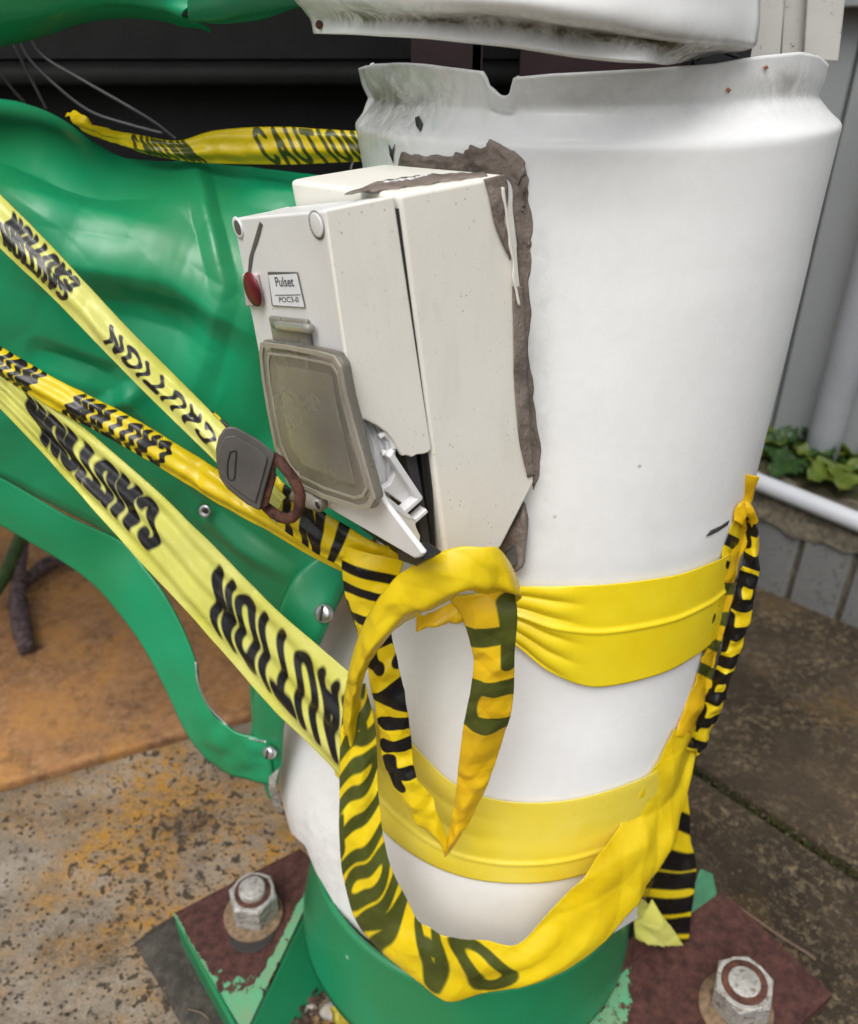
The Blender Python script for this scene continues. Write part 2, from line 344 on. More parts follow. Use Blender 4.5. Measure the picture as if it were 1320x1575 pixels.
def tape(name, y1, y2, inkc, trans=0.38, rough=0.28, wr=0.36):
    m = M(name, rough, coat=0.1)
    yc = m.mix(m.rng(m.noise(22, 4), 0.35, 0.68), y1, y2)
    ink = m.rng(m.attr('ink'), -0.02, 0.02, 1.0, 0.0)
    sc = m.rng(m.noise(320, 5, 0.75), 0.72, 0.78, 1.0, 0.35)      # scuffs in the print
    c = m.mix(m.math('MULTIPLY', ink, sc), yc, m.mix(m.rng(m.noise(60, 4), 0.4, 0.65), inkc, tuple(x * 1.35 for x in inkc))); m.color(c)
    m.roughmap(m.rng(m.noise(70, 4), 0.3, 0.7, rough - 0.08, rough + 0.15)); m.bump(m.math('ADD', m.math('MULTIPLY', m.math('ABSOLUTE', m.math('SUBTRACT', m.noise(26, 2, 0.4, 0.8), 0.5), 0.0), 2.0), m.math('MULTIPLY', m.noise(90, 3, 0.5, 1.0), 0.25)), wr, 0.003)
    tr = m.n.new('ShaderNodeBsdfTranslucent'); m.L(c, tr.inputs[0]); mx = m.n.new('ShaderNodeMixShader'); mx.inputs[0].default_value = trans
    m.L(m.b.outputs[0], mx.inputs[1]); m.L(tr.outputs[0], mx.inputs[2]); m.L(mx.outputs[0], m.n['Material Output'].inputs[0]); return m.m
YEL, YEL2 = (0.86, 0.66, 0.010), (0.92, 0.75, 0.022)
MT['tape'] = tape('yellow_tape_printed_face', YEL, YEL2, (0.012, 0.011, 0.011))
MT['tape_rev'] = tape('yellow_tape_reverse_face', YEL, YEL2, (0.085, 0.10, 0.018))
MT['tape_deep'] = tape('yellow_tape_double_layer', (0.85, 0.56, 0.01), (0.89, 0.64, 0.02), (0.085, 0.10, 0.018))
MT['tape_pale'] = tape('sky_paled_yellow_tape', (0.74, 0.73, 0.13), (0.80, 0.79, 0.24), (0.014, 0.014, 0.016), 0.3)  # paler yellow: the sky sheen on these tapes is put into the colour
MT['tape_thin'] = tape('stretched_yellow_tape', (0.80, 0.64, 0.04), (0.84, 0.70, 0.10), (0.085, 0.10, 0.018), 0.15, 0.30, 0.06)
MT['tape_band'] = tape('taut_yellow_tape', YEL, YEL2, (0.085, 0.10, 0.018), 0.15, 0.30, 0.06)
MT['torn'] = plain('torn_tape_edge', (0.78, 0.76, 0.62), 0.5)
# ================================================================== GROUND
# joint lines measured on the ground
def line(a, b): return onz(*a).xy, onz(*b).xy
JL = line((0, 1212), (290, 1130)); JR = line((1065, 1180), (1320, 1345))
gnd = mesh('ground', [(-60, -20, -0.02), (60, -20, -0.02), (60, 100, -0.02), (-60, 100, -0.02)], [(0, 1, 2, 3)], MT['soil'], kind='structure')
def side(l, p): d = l[1] - l[0]; q = Vector(p[:2]) - l[0]; return (d.x * q.y - d.y * q.x) / d.length
def clip(poly, l, keep, gap):
    out = []
    f = lambda p: side(l, p) * keep - gap
    for i in range(len(poly)):
        a, b = poly[i], poly[(i + 1) % len(poly)]; fa, fb = f(a), f(b)
        if fa >= 0: out.append(a)
        if fa * fb < 0: out.append(a + (b - a) * (fa / (fa - fb)))
    return out
big = [Vector((-2.2, -0.6)), Vector((2.2, -0.6)), Vector((2.2, 3.0)), Vector((-2.2, 3.0))]
def make_slab(poly, mat, zt=0.0):
    bm = bmesh.new(); vs = [bm.verts.new((p.x, p.y, zt)) for p in poly]; f = bm.faces.new(vs)
    r = bmesh.ops.extrude_face_region(bm, geom=[f])
    for g in r['geom']:
        if isinstance(g, bmesh.types.BMVert): g.co.z = -0.05
    o = bmobj('slab', bm, mat, gnd)
    m = o.modifiers.new('bevel', 'BEVEL'); m.width = 0.006; m.segments = 3; m.limit_method = 'ANGLE'
    return o
make_slab(clip(clip(big, JL, 1, 0.004), JR, -1, 0.006), MT['slab_orange'], 0.004)
JV = (onz(760, 1575).xy, onz(800, 1300).xy)
make_slab(clip(clip(clip(big, JL, -1, 0.004), JR, -1, 0.006), JV, 1, 0.004), MT['slab_lichen'])
make_slab(clip(clip(clip(big, JL, -1, 0.004), JR, -1, 0.006), JV, -1, 0.004), MT['slab_dark'], 0.001)
make_slab(clip(clip(big, JL, 1, 0.004), JR, 1, 0.006), MT['slab_dark'])
make_slab(clip(clip(big, JL, -1, 0.004), JR, 1, 0.006), MT['slab_dark'], 0.003)
# moss filling the joint on the right: real little tufts
MX = []; d = (JR[1] - JR[0]).normalized(); nrm = Vector((-d.y, d.x))
for i in range(900):
    t = random.uniform(-0.15, 0.6); p = JR[0] + d * t + nrm * random.gauss(0, 0.0035)
    r = random.uniform(0.0012, 0.0035)
    mtx = Matrix.Translation((p.x, p.y, -0.008 + random.uniform(0, 0.005))) @ Matrix.Diagonal((r, r, r * 1.2, 1))
    MX.append(mtx)
crumbs('moss', MX, MT['moss'], True, label='dark green moss filling the joint between the paving slabs', cat='moss', kind='stuff')
# ================================================================== PLANTER, WALL AND PIPE ON THE RIGHT
ka, kb = onz(1165, 905), onz(1320, 970); kd = (kb - ka).normalized(); kn = Vector((-kd.y, kd.x, 0)); kn = kn if kn.y > 0 else -kn
pl = thing('planter_wall', ka, 'low grey concrete block planter wall with mossy mortar cap', 'planter wall')
bl = (onz(1290, 957) - onz(1213, 925)).length
k0 = onz(1213, 925) - kd * bl * 6 - kd * 0.004
for i in range(14):
    c = k0 + kd * (bl * (i + 0.5)) + kn * 0.045 + Vector((0, 0, 0.062))
    box('block', c, kd * (bl / 2 - 0.004), kn * (0.045 + random.uniform(-0.001, 0.002)), Vector((0, 0, 0.062)), MT['block'], pl, 0.003)
P = []
for i in range(90):
    row = []; base = k0 + kd * (bl * 14 * i / 89)
    for q in range(9):
        w = q / 8; off = -0.006 + 0.10 * w; z = 0.150 + 0.012 * math.sin(math.pi * min(1, w * 1.1))
        if q == 0: z = 0.118 + 0.012 * nz(base, 30)
        p = base + kn * off + Vector((0, 0, z)); row.append(p + Vector((0, 0, 0.010 * nz(p, 26, 2))) + kn * 0.006 * nz(p, 40, 5))
    P.append(row)
grid('mortar_cap', P, MT['cap'], pl)
box('mortar_bed', k0 + kd * bl * 7 + kn * 0.048 + Vector((0, 0, 0.06)), kd * bl * 7, kn * 0.040, Vector((0, 0, 0.060)), MT['cap'], pl)
pa, pb = ony(1165, 741, ka.y + 0.03), ony(1320, 803, kb.y + 0.03)
pd_ = (pb - pa)
tube('edging_pipe', [pa - pd_ * 3, pa, pb, pb + pd_ * 2], 0.0135, MT['pipe'], n=30, ns=20, label='white plastic pipe lying along the top of the planter wall', cat='pipe')
sc_ = k0 + kd * bl * 7 + kn * 0.20
P = [[k0 + kd * (bl * 14 * i / 60) + kn * (0.085 + 0.22 * q / 16) + Vector((0, 0, 0.150 + 0.02 * nz((i, q, 0), 0.35))) for q in range(17)] for i in range(61)]
grid('soil_bed', P, MT['soil'], kind='structure')
# cladding wall
wp = onz(1240, 697, 0.165) + kn * 0.03
bw = thing('building_wall', wp, 'grey ribbed metal wall cladding behind the planter', 'wall')
pw = 0.16
for i in range(-7, 8):
    c = wp + kd * (pw * i) + Vector((0, 0, 1.0)) + kn * (0.02 + (0.010 if i % 2 else 0.0))
    o = box('panel', c, kd * (pw / 2 - 0.003), kn * 0.012, Vector((0, 0, 1.0)), MT['wallgrey'], bw, 0.006)
box('backing', wp + kn * 0.06 + Vector((0, 0, 1.0)), kd * pw * 7, kn * 0.010, Vector((0, 0, 1.0)), MT['wallgrey'], bw)
zt = onp(1305, 12, wp, kn).z
box('ledge', wp + Vector((0, 0, zt + 0.03)) - kn * 0.004 - Vector((0, 0, wp.z)), kd * pw * 7, kn * 0.012, Vector((0, 0, 0.03)), MT['wallgrey'], bw, 0.003)
d0 = onp(1278, 640, wp - kn * 0.03, kn)
tube('downpipe', [Vector((d0.x, d0.y, z)) for z in (0.12, 0.7, 1.3, 2.0)], 0.026, MT['dpipe'], n=20, ns=28, label='pale grey round downpipe on the ribbed wall', cat='downpipe')
# leafy weeds in the planter
def leaf_mesh(name, base, tip, width, nrm, mat, parent, lobes=True):
    ax = tip - base; L = ax.length; ax.normalize(); sd_ = ax.cross(nrm).normalized(); up = sd_.cross(ax)
    rows = []
    for i in range(13):
        t = i / 12; w = width * (math.sin(math.pi * (t ** 0.75)) ** 0.8 if 0 < t < 1 else 0.02) * (1 + (0.22 * math.cos(t * 22) if lobes else 0))
        rows.append([base + ax * (L * t) + sd_ * (w * (q / 3 - 1)) + up * (abs(q / 3 - 1) * width * 0.35 - 0.25 * L * t * t + 0.003 * math.sin(q * 2 + i)) for q in range(7)])
    return grid(name, rows, mat, parent)
def weed(px, py, n, size, mat, label):
    b = onp(px, py, wp - kn * 0.045, kn); b.z = 0.155
    w = thing('weed', b, label, 'weed', 'weeds growing in the planter')
    for i in range(n):
        a = 2 * math.pi * i / n + random.uniform(-0.4, 0.4); el = random.uniform(0.3, 1.0)
        dr = Vector((math.cos(a) * math.cos(el), math.sin(a) * math.cos(el), math.sin(el)))
        st = b + dr * size * 0.5
        tube('stalk', [b, b + dr * size * 0.25 + Vector((0, 0, 0.004)), st], 0.0012, MT['stemgreen'], w, ns=6, n=6)
        tip = st + Vector((dr.x, dr.y, dr.z * 0.2)) * size * random.uniform(0.7, 1.0)
        leaf_mesh('leaf', st, tip, size * 0.36, Vector((0, -0.4, 1)).normalized(), mat, w)
weed(1228, 740, 8, 0.07, MT['leaf'], 'dark green lobed weed in the planter, the middle of three')
weed(1290, 760, 7, 0.07, MT['leaf2'], 'yellow green lobed weed in the planter, nearest the picture edge')
weed(1168, 715, 6, 0.06, MT['leaf2'], 'small green weed in the planter, nearest the white column')
weed(1268, 772, 7, 0.05, MT['leaf2'], 'low yellow green sprig touching the white edging pipe')
# ================================================================== WHITE COLUMN SHELL
rows = [(100, 553, 1275), (128, 562, 1268), (150, 572, 1258), (172, 560, 1276), (190, 547, 1295), (196, 547, 1295), (215, 551, 1290), (265, 560, 1278), (400, 566, 1245), (560, 576, 1206), (740, 583, 1161),
        (900, 575, 1118), (1050, 552, 1084), (1200, 522, 1050), (1330, 502, 1004), (1500, 486, 950)]
LT = [(r[0], r[1]) for r in rows]; RTt = [(r[0], r[2]) for r in rows]
DT = lambda y: lerp(0.56, 0.49, (y - 100) / 1380)
STUB = [(880, 0), (930, 25), (955, 48), (990, 72), (1050, 98), (1100, 108), (1150, 106), (1190, 98), (1260, 60), (1330, 26), (1420, 0)]
RIM = [(540, 108), (553, 105), (575, 100), (600, 98), (660, 102), (700, 106), (742, 111), (745, 120), (749, 133), (757, 136), (763, 143), (772, 149), (781, 148), (788, 140), (789, 124), (791, 115), (797, 119), (850, 114), (1000, 106), (1100, 98), (1170, 86), (1230, 80), (1258, 86), (1275, 100)]
BOT = [(400, 1240), (470, 1300), (485, 1340), (520, 1400), (560, 1440), (620, 1480), (700, 1500), (800, 1500), (900, 1462), (960, 1425), (1000, 1400)]
NA, ys = 520, []
y = 100
while y < 1500:
    ys.append(y); y += 4 if y < 240 else 16
ys.append(1500)
def fit_ring(y, xl, xr, D, table=False):
    a, b = xl, xr
    for _ in range(6):
        c = ony((a + b) / 2, y, D); d = (c - C0).dot(FW); w = (b - a) / 2; r = d * w / math.sqrt(FPX * FPX + w * w)
        pp = [topix(c + Vector((math.cos(t * 0.0524) * r, math.sin(t * 0.0524) * r, 0))) for t in range(120)]
        lo, hi = min(pp), max(pp)
        tl_, th_ = (interp(LT, lo[1]), interp(RTt, hi[1])) if table else (xl, xr)
        a += tl_ - lo[0]; b += th_ - hi[0]
    return c, r, d
def ring_at(y):
    xl, xr, D = interp(LT, y), interp(RTt, y), DT(y)
    return fit_ring(y, xl, xr, D, True)
RINGS = [ring_at(y) for y in ys]
# smooth the ring table so that the wall is one even sweep below the ridge
P = []
for a in range(NA):
    th = 2 * math.pi * a / NA; ca, sa = math.cos(th), math.sin(th); colp = []
    for (c, r, d), y in zip(RINGS, ys):
        p = c + Vector((ca * r, sa * r, 0))
        st = (interp(STUB, y - 40) + interp(STUB, y - 20) + interp(STUB, y) + interp(STUB, y + 20) + interp(STUB, y + 40)) / 5 * d / FPX
        if st and ca < 0: p.x -= st * ((-ca) ** 1.6); p.y += st * 0.25 * ((-ca) ** 2)
        colp.append(p)
    # rim height from the torn outline, bottom edge likewise
    if sa < 0.25:
        px, py = topix(colp[0]); tgt = interp(RIM, px); p = ony(px, tgt, colp[0].y); dz = p.z - colp[0].z
    else: dz = -0.06 * sm(0.25, 0.6, sa)
    for i, y in enumerate(ys):
        k = 1 - sm(100, 168, y); colp[i].z += dz * k
    px, py = topix(colp[-1])
    if sa < 0.3:
        zb = None; prev = -1e9
        for i, y in enumerate(ys):
            qx, qy = topix(colp[i]); e_ = qy - interp(BOT, qx)
            if e_ > 0 and i: zb = i; fr_ = -prev / (e_ - prev); break
            prev = e_
        if zb:
            pe = colp[zb - 1].lerp(colp[zb], fr_)
            for i in range(zb, len(ys)): colp[i] = pe + Vector((0, 0, -1e-5 * (i - zb)))
    # dents
    for i, y in enumerate(ys):
        p = colp[i]; px, py = topix(p); n2 = Vector((ca, sa, 0))
        q = 0.0006 * nz(p, 16, 1)
        if sa < 0.2:
            q += 0.006 * nz(p, 55, 4) * math.exp(-((px - 590) / 45) ** 2 - ((y - 140) / 45) ** 2)
            q -= 0.004 * math.exp(-((px - 640) / 30) ** 2 - ((py - 140) / 25) ** 2)
            q -= 0.005 * math.exp(-((px - 900) / 60) ** 2 - ((py - 1090) / 60) ** 2) * 0.6
            q += 0.001 * nz(p, 40, 9) * math.exp(-((px - 470) / 60) ** 2 - ((py - 1200) / 130) ** 2)
        colp[i] = p + n2 * q
    P.append(colp)
colm = thing('white_column', (RINGS[-1][0].x, RINGS[-1][0].y, 0.06), 'tall white metal column shell with torn bent rim and wide foot', 'column')
shell = grid('shell', P, MT['dirty'], colm, closed=True, thick=0.0022, toff=1)
va = shell.data.attributes.new('dirt', 'FLOAT', 'POINT')
dv = []
for col in P:
    for p in col:
        px, py = topix(p)
        dval = 0.6 * math.exp(-((px - 600) / 60) ** 2 - ((py - 160) / 70) ** 2) + 0.35 * math.exp(-((py - 150) / 40) ** 2) * (0.4 if px > 700 else 1) \
            + 0.16 * math.exp(-((px - 835) / 14) ** 2) * sm(280, 380, py) * (1 - sm(760, 880, py)) + 0.5 * math.exp(-((px - 1215) / 40) ** 2 - ((py - 130) / 30) ** 2) \
            + 0.3 * math.exp(-((px - 470) / 60) ** 2 - ((py - 1330) / 90) ** 2) + 0.06
        dv.append(min(1.0, dval) if p.y < DT(500) else 0.1)
va.data.foreach_set('value', dv)
bvh = BVHTree.FromPolygons([p for c in P for p in c], [tuple(f.vertices) for f in shell.data.polygons])
def oncol(px, py, off=0.001, dflt=0.45):
    r = ray(px, py); h, n, i, dist = bvh.ray_cast(C0, r.normalized())
    if h is None: return ony(px, py, dflt)
    if n.dot(r) > 0: n = -n
    return h + n * off
# scratch, rust marks and nicks
def blotch(name, poly, mat, parent, off=0.0006, **k):
    vs = [oncol(x, y, off) for x, y in poly]; c = sum(vs, Vector()) / len(vs); vs.append(c); n = len(poly)
    o = mesh(name, vs, [(i, (i + 1) % n, n) for i in range(n)], mat, parent, **k); m = o.modifiers.new('t', 'SOLIDIFY'); m.thickness = 0.0004; return o
MT['scratch'] = plain('exposed_dark_metal', (0.05, 0.05, 0.05), 0.7, 0.3, 200)
MT['rustspot'] = plain('rust_spot', (0.35, 0.13, 0.05), 0.8, 0.3, 200)
blotch('scratch', [(1085, 824), (1092, 815), (1108, 808), (1120, 800), (1118, 806), (1104, 816), (1090, 823)], MT['scratch'], colm, label='dark gouge in the white paint')
blotch('scratch', [(640, 183), (646, 180), (652, 192), (648, 204), (642, 196)], MT['scratch'], colm)
blotch('scratch', [(600, 222), (604, 232), (609, 221), (606, 238), (607, 250), (602, 238)], MT['scratch'], colm)
blotch('rust_spot', [(1115, 137), (1119, 134), (1123, 138), (1119, 142)], MT['rustspot'], colm)
blotch('rust_spot', [(1172, 103), (1177, 100), (1180, 104), (1176, 107)], MT['rustspot'], colm)
# seam flange standing off on the right hand side
P2 = []
for i in range(30):
    t = i / 29; a = crv([Vector((1163, 690, 0)), Vector((1150, 745, 0)), Vector((1135, 800, 0)), Vector((1120, 850, 0))], t); b = crv([Vector((1166, 690, 0)), Vector((1158, 745, 0)), Vector((1146, 800, 0)), Vector((1124, 850, 0))], t)
    P2.append([ony(a.x, a.y, 0.47), ony(lerp(a.x, b.x, .5), a.y, 0.462), ony(b.x, b.y, 0.47)])
grid('seam_flange', P2, MT['white'], colm, thick=0.0015)
# ================================================================== GREEN BASE COLLAR AND FEET
base = thing('column_base', (RINGS[-1][0].x, RINGS[-1][0].y, 0.0), 'green round steel base under the white column with bolted feet', 'base')
def ring2(y, xl, xr, D): return fit_ring(y, xl, xr, D)[:2]
(c1, r1), (c2, r2) = ring2(1275, 484, 980, 0.484), ring2(1380, 466, 966, 0.478)
P = []
for a in range(160):
    th = 2 * math.pi * a / 160; dv_ = Vector((math.cos(th), math.sin(th), 0)); col = []
    for i in range(15):
        t = i / 14; p = c1.lerp(c2, t) + dv_ * lerp(r1, r2, t); p += dv_ * 0.0012 * nz(p, 18, 6); col.append(p)
    P.append(col)
grid('collar', P, MT['green2'], base, closed=True, thick=0.004, toff=1)
ZP = 0.048
def flake_attr(o, fn):
    at = o.data.attributes.new('flake', 'FLOAT', 'POINT'); at.data.foreach_set('value', [fn(o.matrix_world @ v.co) for v in o.data.vertices])
def plate(name, outline, z, th, holes, fl, bevel_drop, parent):
    """plate top as a fine grid inside a pixel outline, solidified"""
    pts = [onz(x, y, z) for x, y in outline]
    bm = bmesh.new(); f = bm.faces.new([bm.verts.new(p) for p in pts])
    bmesh.ops.triangulate(bm, faces=[f])
    for _ in range(5): bmesh.ops.subdivide_edges(bm, edges=[e for e in bm.edges if e.calc_length() > 0.006], cuts=1, use_grid_fill=False); bmesh.ops.triangulate(bm, faces=bm.faces)
    o = bmobj(name, bm, MT['primer'], parent, smooth=False)
    m = o.modifiers.new('t', 'SOLIDIFY'); m.thickness = th; m.offset = 0
    flake_attr(o, fl); return o
def lf(p):
    px, py = topix(p); e = abs((py - 1390) * (372 - 470) - (px - 470) * (1578 - 1390)) / math.hypot(98, 188)
    e2 = abs((py - 1408) * (372 - 266) - (px - 266) * (1578 - 1408)) / math.hypot(106, 170)
    return max(1.0 * sm(1450, 1590, py), 0.72 * sm(14, 4, e), 0.62 * sm(8, 2, e2))
plate('foot_plate', [(268, 1408), (462, 1308), (486, 1330), (476, 1385), (374, 1600), (370, 1580)], ZP, 0.006, None, lf, 0, base)
A, B = onz(481, 1388, ZP - 0.004), onz(379, 1600, ZP - 0.004)
bk = onz(300, 1420, ZP - 0.004)
def wall(name, a, b, h, mat, parent, t=0.004):
    n = Vector((b - a)).cross(Vector((0, 0, 1))).normalized() * t
    return prism(name, [a, b, b - Vector((0, 0, h)), a - Vector((0, 0, h))], n, mat, parent, 0.001)
prism('gusset', [A, B, onz(408, 1640, 0.003), onz(530, 1482, 0.003)], Vector((-0.003, 0, 0)), MT['green2'], base, 0.0008)
wall('gusset', onz(276, 1412, ZP - 0.004), onz(370, 1585, ZP - 0.004), ZP - 0.006, MT['green2'], base, 0.004)
def rf(p):
    px, py = topix(p); return max(0.6 * sm(985, 958, px) , 0.3 * sm(1400, 1385, py))
plate('foot_plate', [(880, 1640), (925, 1530), (962, 1470), (1040, 1415), (1075, 1388), (1112, 1380), (1200, 1462), (1277, 1536), (1230, 1580), (1150, 1650)], 0.040, 0.014, None, rf, 0, base)
# upright gusset behind the right foot with pale green paint left on it
gp = [onz(1050, 1415, 0.046), onz(1100, 1380, 0.046), onz(1094, 1372, 0.046) + Vector((-0.004, 0, 0.022)), onz(1060, 1400, 0.046) + Vector((0, 0, 0.055))]
MT['palegreen'] = plain('pale_green_paint', (0.10, 0.36, 0.19), 0.6, 0.15, 60, 0.2, 200)
prism('gusset', gp, Vector((0.003, 0.004, 0)), MT['palegreen'], base, 0.0005)
gp = [onz(955, 1500, 0.046), onz(1005, 1455, 0.046), onz(1002, 1450, 0.046) + Vector((-0.006, 0.0, 0.022)), onz(962, 1485, 0.046) + Vector((-0.01, 0, 0.024))]
prism('gusset', gp, Vector((0.003, 0.004, 0)), MT['primer'], base, 0.0005)
def nut(px, py, z, size, tilt, rot, washer_off, stud_h):
    c = onz(px, py, z); ax = Vector((tilt[0], tilt[1], 1)).normalized()
    lathe('washer', c + Vector(washer_off) - ax * 0.001, ax, [(0, size * 0.60), (0.0035, size * 0.60), (0.0042, size * 0.57)], MT['rustwasher'], base, 36)
    c = c + ax * 0.003
    # hex nut with chamfered corners
    bm = bmesh.new(); a = ax.orthogonal().normalized(); b = ax.cross(a); h = size * 0.62; rings = []
    for hh, fr in ((0, 0.95), (0.08, 1.0), (0.90, 1.0), (1.0, 0.90)):
        ring = []
        for i in range(12):
            w = R(rot + 30 * i); rad = size * 0.5 / (1.0 if i % 2 == 0 else math.cos(R(30)) * 1.0) * (1.0 if i % 2 == 0 else 1.0)
            rad = size * 0.5 * (1.0 if i % 2 == 0 else math.cos(R(30)))
            if fr < 1: rad = min(rad, size * 0.5 * fr)
            ring.append(bm.verts.new(c + ax * (h * hh) + (a * math.cos(w) + b * math.sin(w)) * rad))
        rings.append(ring)
    for r0, r1_ in zip(rings, rings[1:]):
        for i in range(12): bm.faces.new((r0[i], r0[(i + 1) % 12], r1_[(i + 1) % 12], r1_[i]))
    bm.faces.new(rings[0][::-1]); bm.faces.new(rings[-1])
    n = bmobj('nut', bm, MT['zinc'], base); m = n.modifiers.new('b', 'BEVEL'); m.width = 0.0006; m.segments = 2
    lathe('thread_ring', c + ax * (h - 0.0005), ax, [(0, size * 0.36), (0.0016, size * 0.36), (0.002, size * 0.33)], MT['rust'], n, 24)
    lathe('stud', c + ax * (h * 0.5), ax, [(0, size * 0.27), (h * 0.5 + stud_h - 0.0015, size * 0.27), (h * 0.5 + stud_h - 0.0002, size * 0.245), (h * 0.5 + stud_h, size * 0.235)], MT['zinc'], n, 20)
nut(393, 1402, ZP + 0.005, 0.045, (0.03, -0.04), 8, (-0.001, -0.003, 0), 0.007)
nut(1138, 1543, 0.049, 0.050, (-0.10, -0.06), 20, (-0.005, -0.004, 0), 0.002)
lathe('bolt_hole', onz(388, 1432, ZP + 0.0036), (0, 0, 1), [(0, 0.021), (0.0004, 0.021), (0.0005, 0.019)], MT['gap'], base, 24)
# thin dark raised pad under and beside the left foot
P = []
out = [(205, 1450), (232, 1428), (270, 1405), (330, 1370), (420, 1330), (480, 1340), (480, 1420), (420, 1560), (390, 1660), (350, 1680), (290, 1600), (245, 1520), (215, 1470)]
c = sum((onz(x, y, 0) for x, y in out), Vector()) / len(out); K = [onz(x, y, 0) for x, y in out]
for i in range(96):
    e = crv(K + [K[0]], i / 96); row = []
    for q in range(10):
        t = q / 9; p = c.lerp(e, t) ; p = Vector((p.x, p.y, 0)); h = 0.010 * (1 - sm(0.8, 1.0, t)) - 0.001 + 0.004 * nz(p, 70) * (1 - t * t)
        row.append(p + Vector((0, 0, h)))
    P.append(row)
grid('dark_pad', P, MT['pad'], closed=True, label='dark rough raised patch under the left steel foot', cat='grout')
# ================================================================== UPPER WHITE COVER, TRIM, POST
up = thing('upper_cover', ony(800, 60, 0.42), 'white curved upper panel hanging over the column with grimy lower lip', 'panel')
def net(name, ctrl, mat, parent, nu=60, nv=40, thick=0.002, disp=None, **k):
    C = [[ony(*p) for p in row] for row in ctrl]; P = []
    for i in range(nu):
        u = i / (nu - 1); row = [crv([C[r][j] for j in range(len(C[r]))], u) for r in range(len(C))]
        P.append([crv(row, q / (nv - 1)) for q in range(nv)])
    if disp:
        P0 = P; P = [list(r_) for r_ in P0]
        for i in range(nu):
            for q in range(nv):
                a = P0[min(i + 1, nu - 1)][q] - P0[max(i - 1, 0)][q]; b = P0[i][min(q + 1, nv - 1)] - P0[i][max(q - 1, 0)]
                n = a.cross(b).normalized(); p = P0[i][q]
                if n.dot(p - C0) > 0: n = -n
                P[i][q] = p + n * disp(p, *topix(p))
    return grid(name, P, mat, parent, thick=thick, **k), P
uc = [[(425, -420, .47), (600, -420, .40), (760, -420, .375), (900, -420, .37), (1040, -420, .385), (1225, -420, .43)],
      [(450, -60, .47), (600, -60, .40), (760, -60, .375), (900, -60, .37), (1040, -60, .385), (1170, -60, .43)],
      [(455, -10, .47), (600, 0, .40), (760, 5, .375), (900, 25, .37), (1040, 45, .385), (1160, 50, .43)],
      [(470, 10, .475), (605, 14, .412), (760, 18, .392), (900, 38, .387), (1040, 58, .395), (1150, 68, .432)],
      [(483, 28, .476), (610, 32, .416), (760, 40, .396), (890, 60, .390), (1010, 80, .392), (1100, 76, .45)],
      [(488, 52, .474), (612, 57, .411), (760, 70, .390), (890, 90, .384), (1000, 97, .39), (1062, 86, .45)]]
o, P = net('cover_shell', uc, MT['dirty'], up, 90, 60, 0.002, lambda p, px, py: 0.0012 * nz(p, 30, 2) * sm(0, 40, py))
va = o.data.attributes.new('dirt', 'FLOAT', 'POINT')
def udirt(p):
    px, py = topix(p); e = interp([(455, -5), (600, 5), (760, 12), (900, 35), (1040, 55), (1150, 66)], px); return 0.06 + 1.6 * math.exp(-((py - e - 18) / 18) ** 2) * sm(480, 560, px)
va.data.foreach_set('value', [udirt(p) for r in P for p in r])
lathe('rivet_hole', ony(491, 38, 0.465), (-0.3, -1, 0), [(0, 0.002), (0.0006, 0.0018)], MT['rust'], up, 12)
tr = thing('corner_trim', ony(1220, 60, 0.55), 'weathered pale grey grooved trim at the upper right of the column', 'trim')
for i, (a, b, yb, yo) in enumerate(((1120, 1197, 130, .50), (1199, 1233, 130, .507), (1236, 1300, 96, .50))):
    q = [ony(a + 24 if i else a, -320, yo), ony(b + 36, -320, yo), ony(b - 10 if i == 2 else b, yb, yo), ony(a, yb - (4 if i == 2 else 0), yo)]
    prism('slat', q, Vector((0.02, 0.07, 0)), MT['greytrim'], tr, 0.0012)
box('slat_backing', ony(1190, 30, 0.56) , Vector((0.03, 0, 0)), Vector((0, 0.01, 0)), Vector((0, 0, 0.06)), MT['greytrim'], tr)
fr = thing('hook_bracket', ony(1105, 82, 0.46), 'small black wire bracket below the upper panel edge', 'bracket')
tube('wire_loop', [ony(*p) for p in ((1066, 100, .45), (1066, 72, .45), (1072, 68, .45), (1120, 66, .45), (1148, 66, .45))], 0.0012, MT['black'], fr, ns=8, n=30)
tube('wire_cross', [ony(*p) for p in ((1072, 92, .452), (1100, 78, .452), (1135, 88, .452))], 0.0009, MT['black'], fr, ns=8, n=16)
box('dark_back', ony(1105, 80, 0.49), Vector((0.016, 0, 0)), Vector((0, 0.004, 0)), Vector((0, 0, 0.009)), MT['black'], fr)
po = thing('steel_post', (ony(690, 100, 0.56).x, 0.56, 0.0), 'dark maroon square steel post inside the white column', 'post')
x0, x1 = ony(632, 100, .56).x, ony(742, 100, .56).x
box('post_face', ((x0 + x1) / 2, 0.565, 0.65), ((x1 - x0) / 2, 0, 0), (0, 0.005, 0), (0, 0, 0.55), MT['maroon'], po, 0.001)
box('post_web', (x1 - 0.003, 0.62, 0.65), (0.003, 0, 0), (0, 0.06, 0), (0, 0, 0.55), MT['maroon'], po)
x2, x3 = ony(800, 100, .60).x, ony(1080, 100, .60).x
box('post_flange', ((x2 + x3) / 2, 0.605, 0.65), ((x3 - x2) / 2, 0, 0), (0, 0.005, 0), (0, 0, 0.55), MT['maroon'], po)
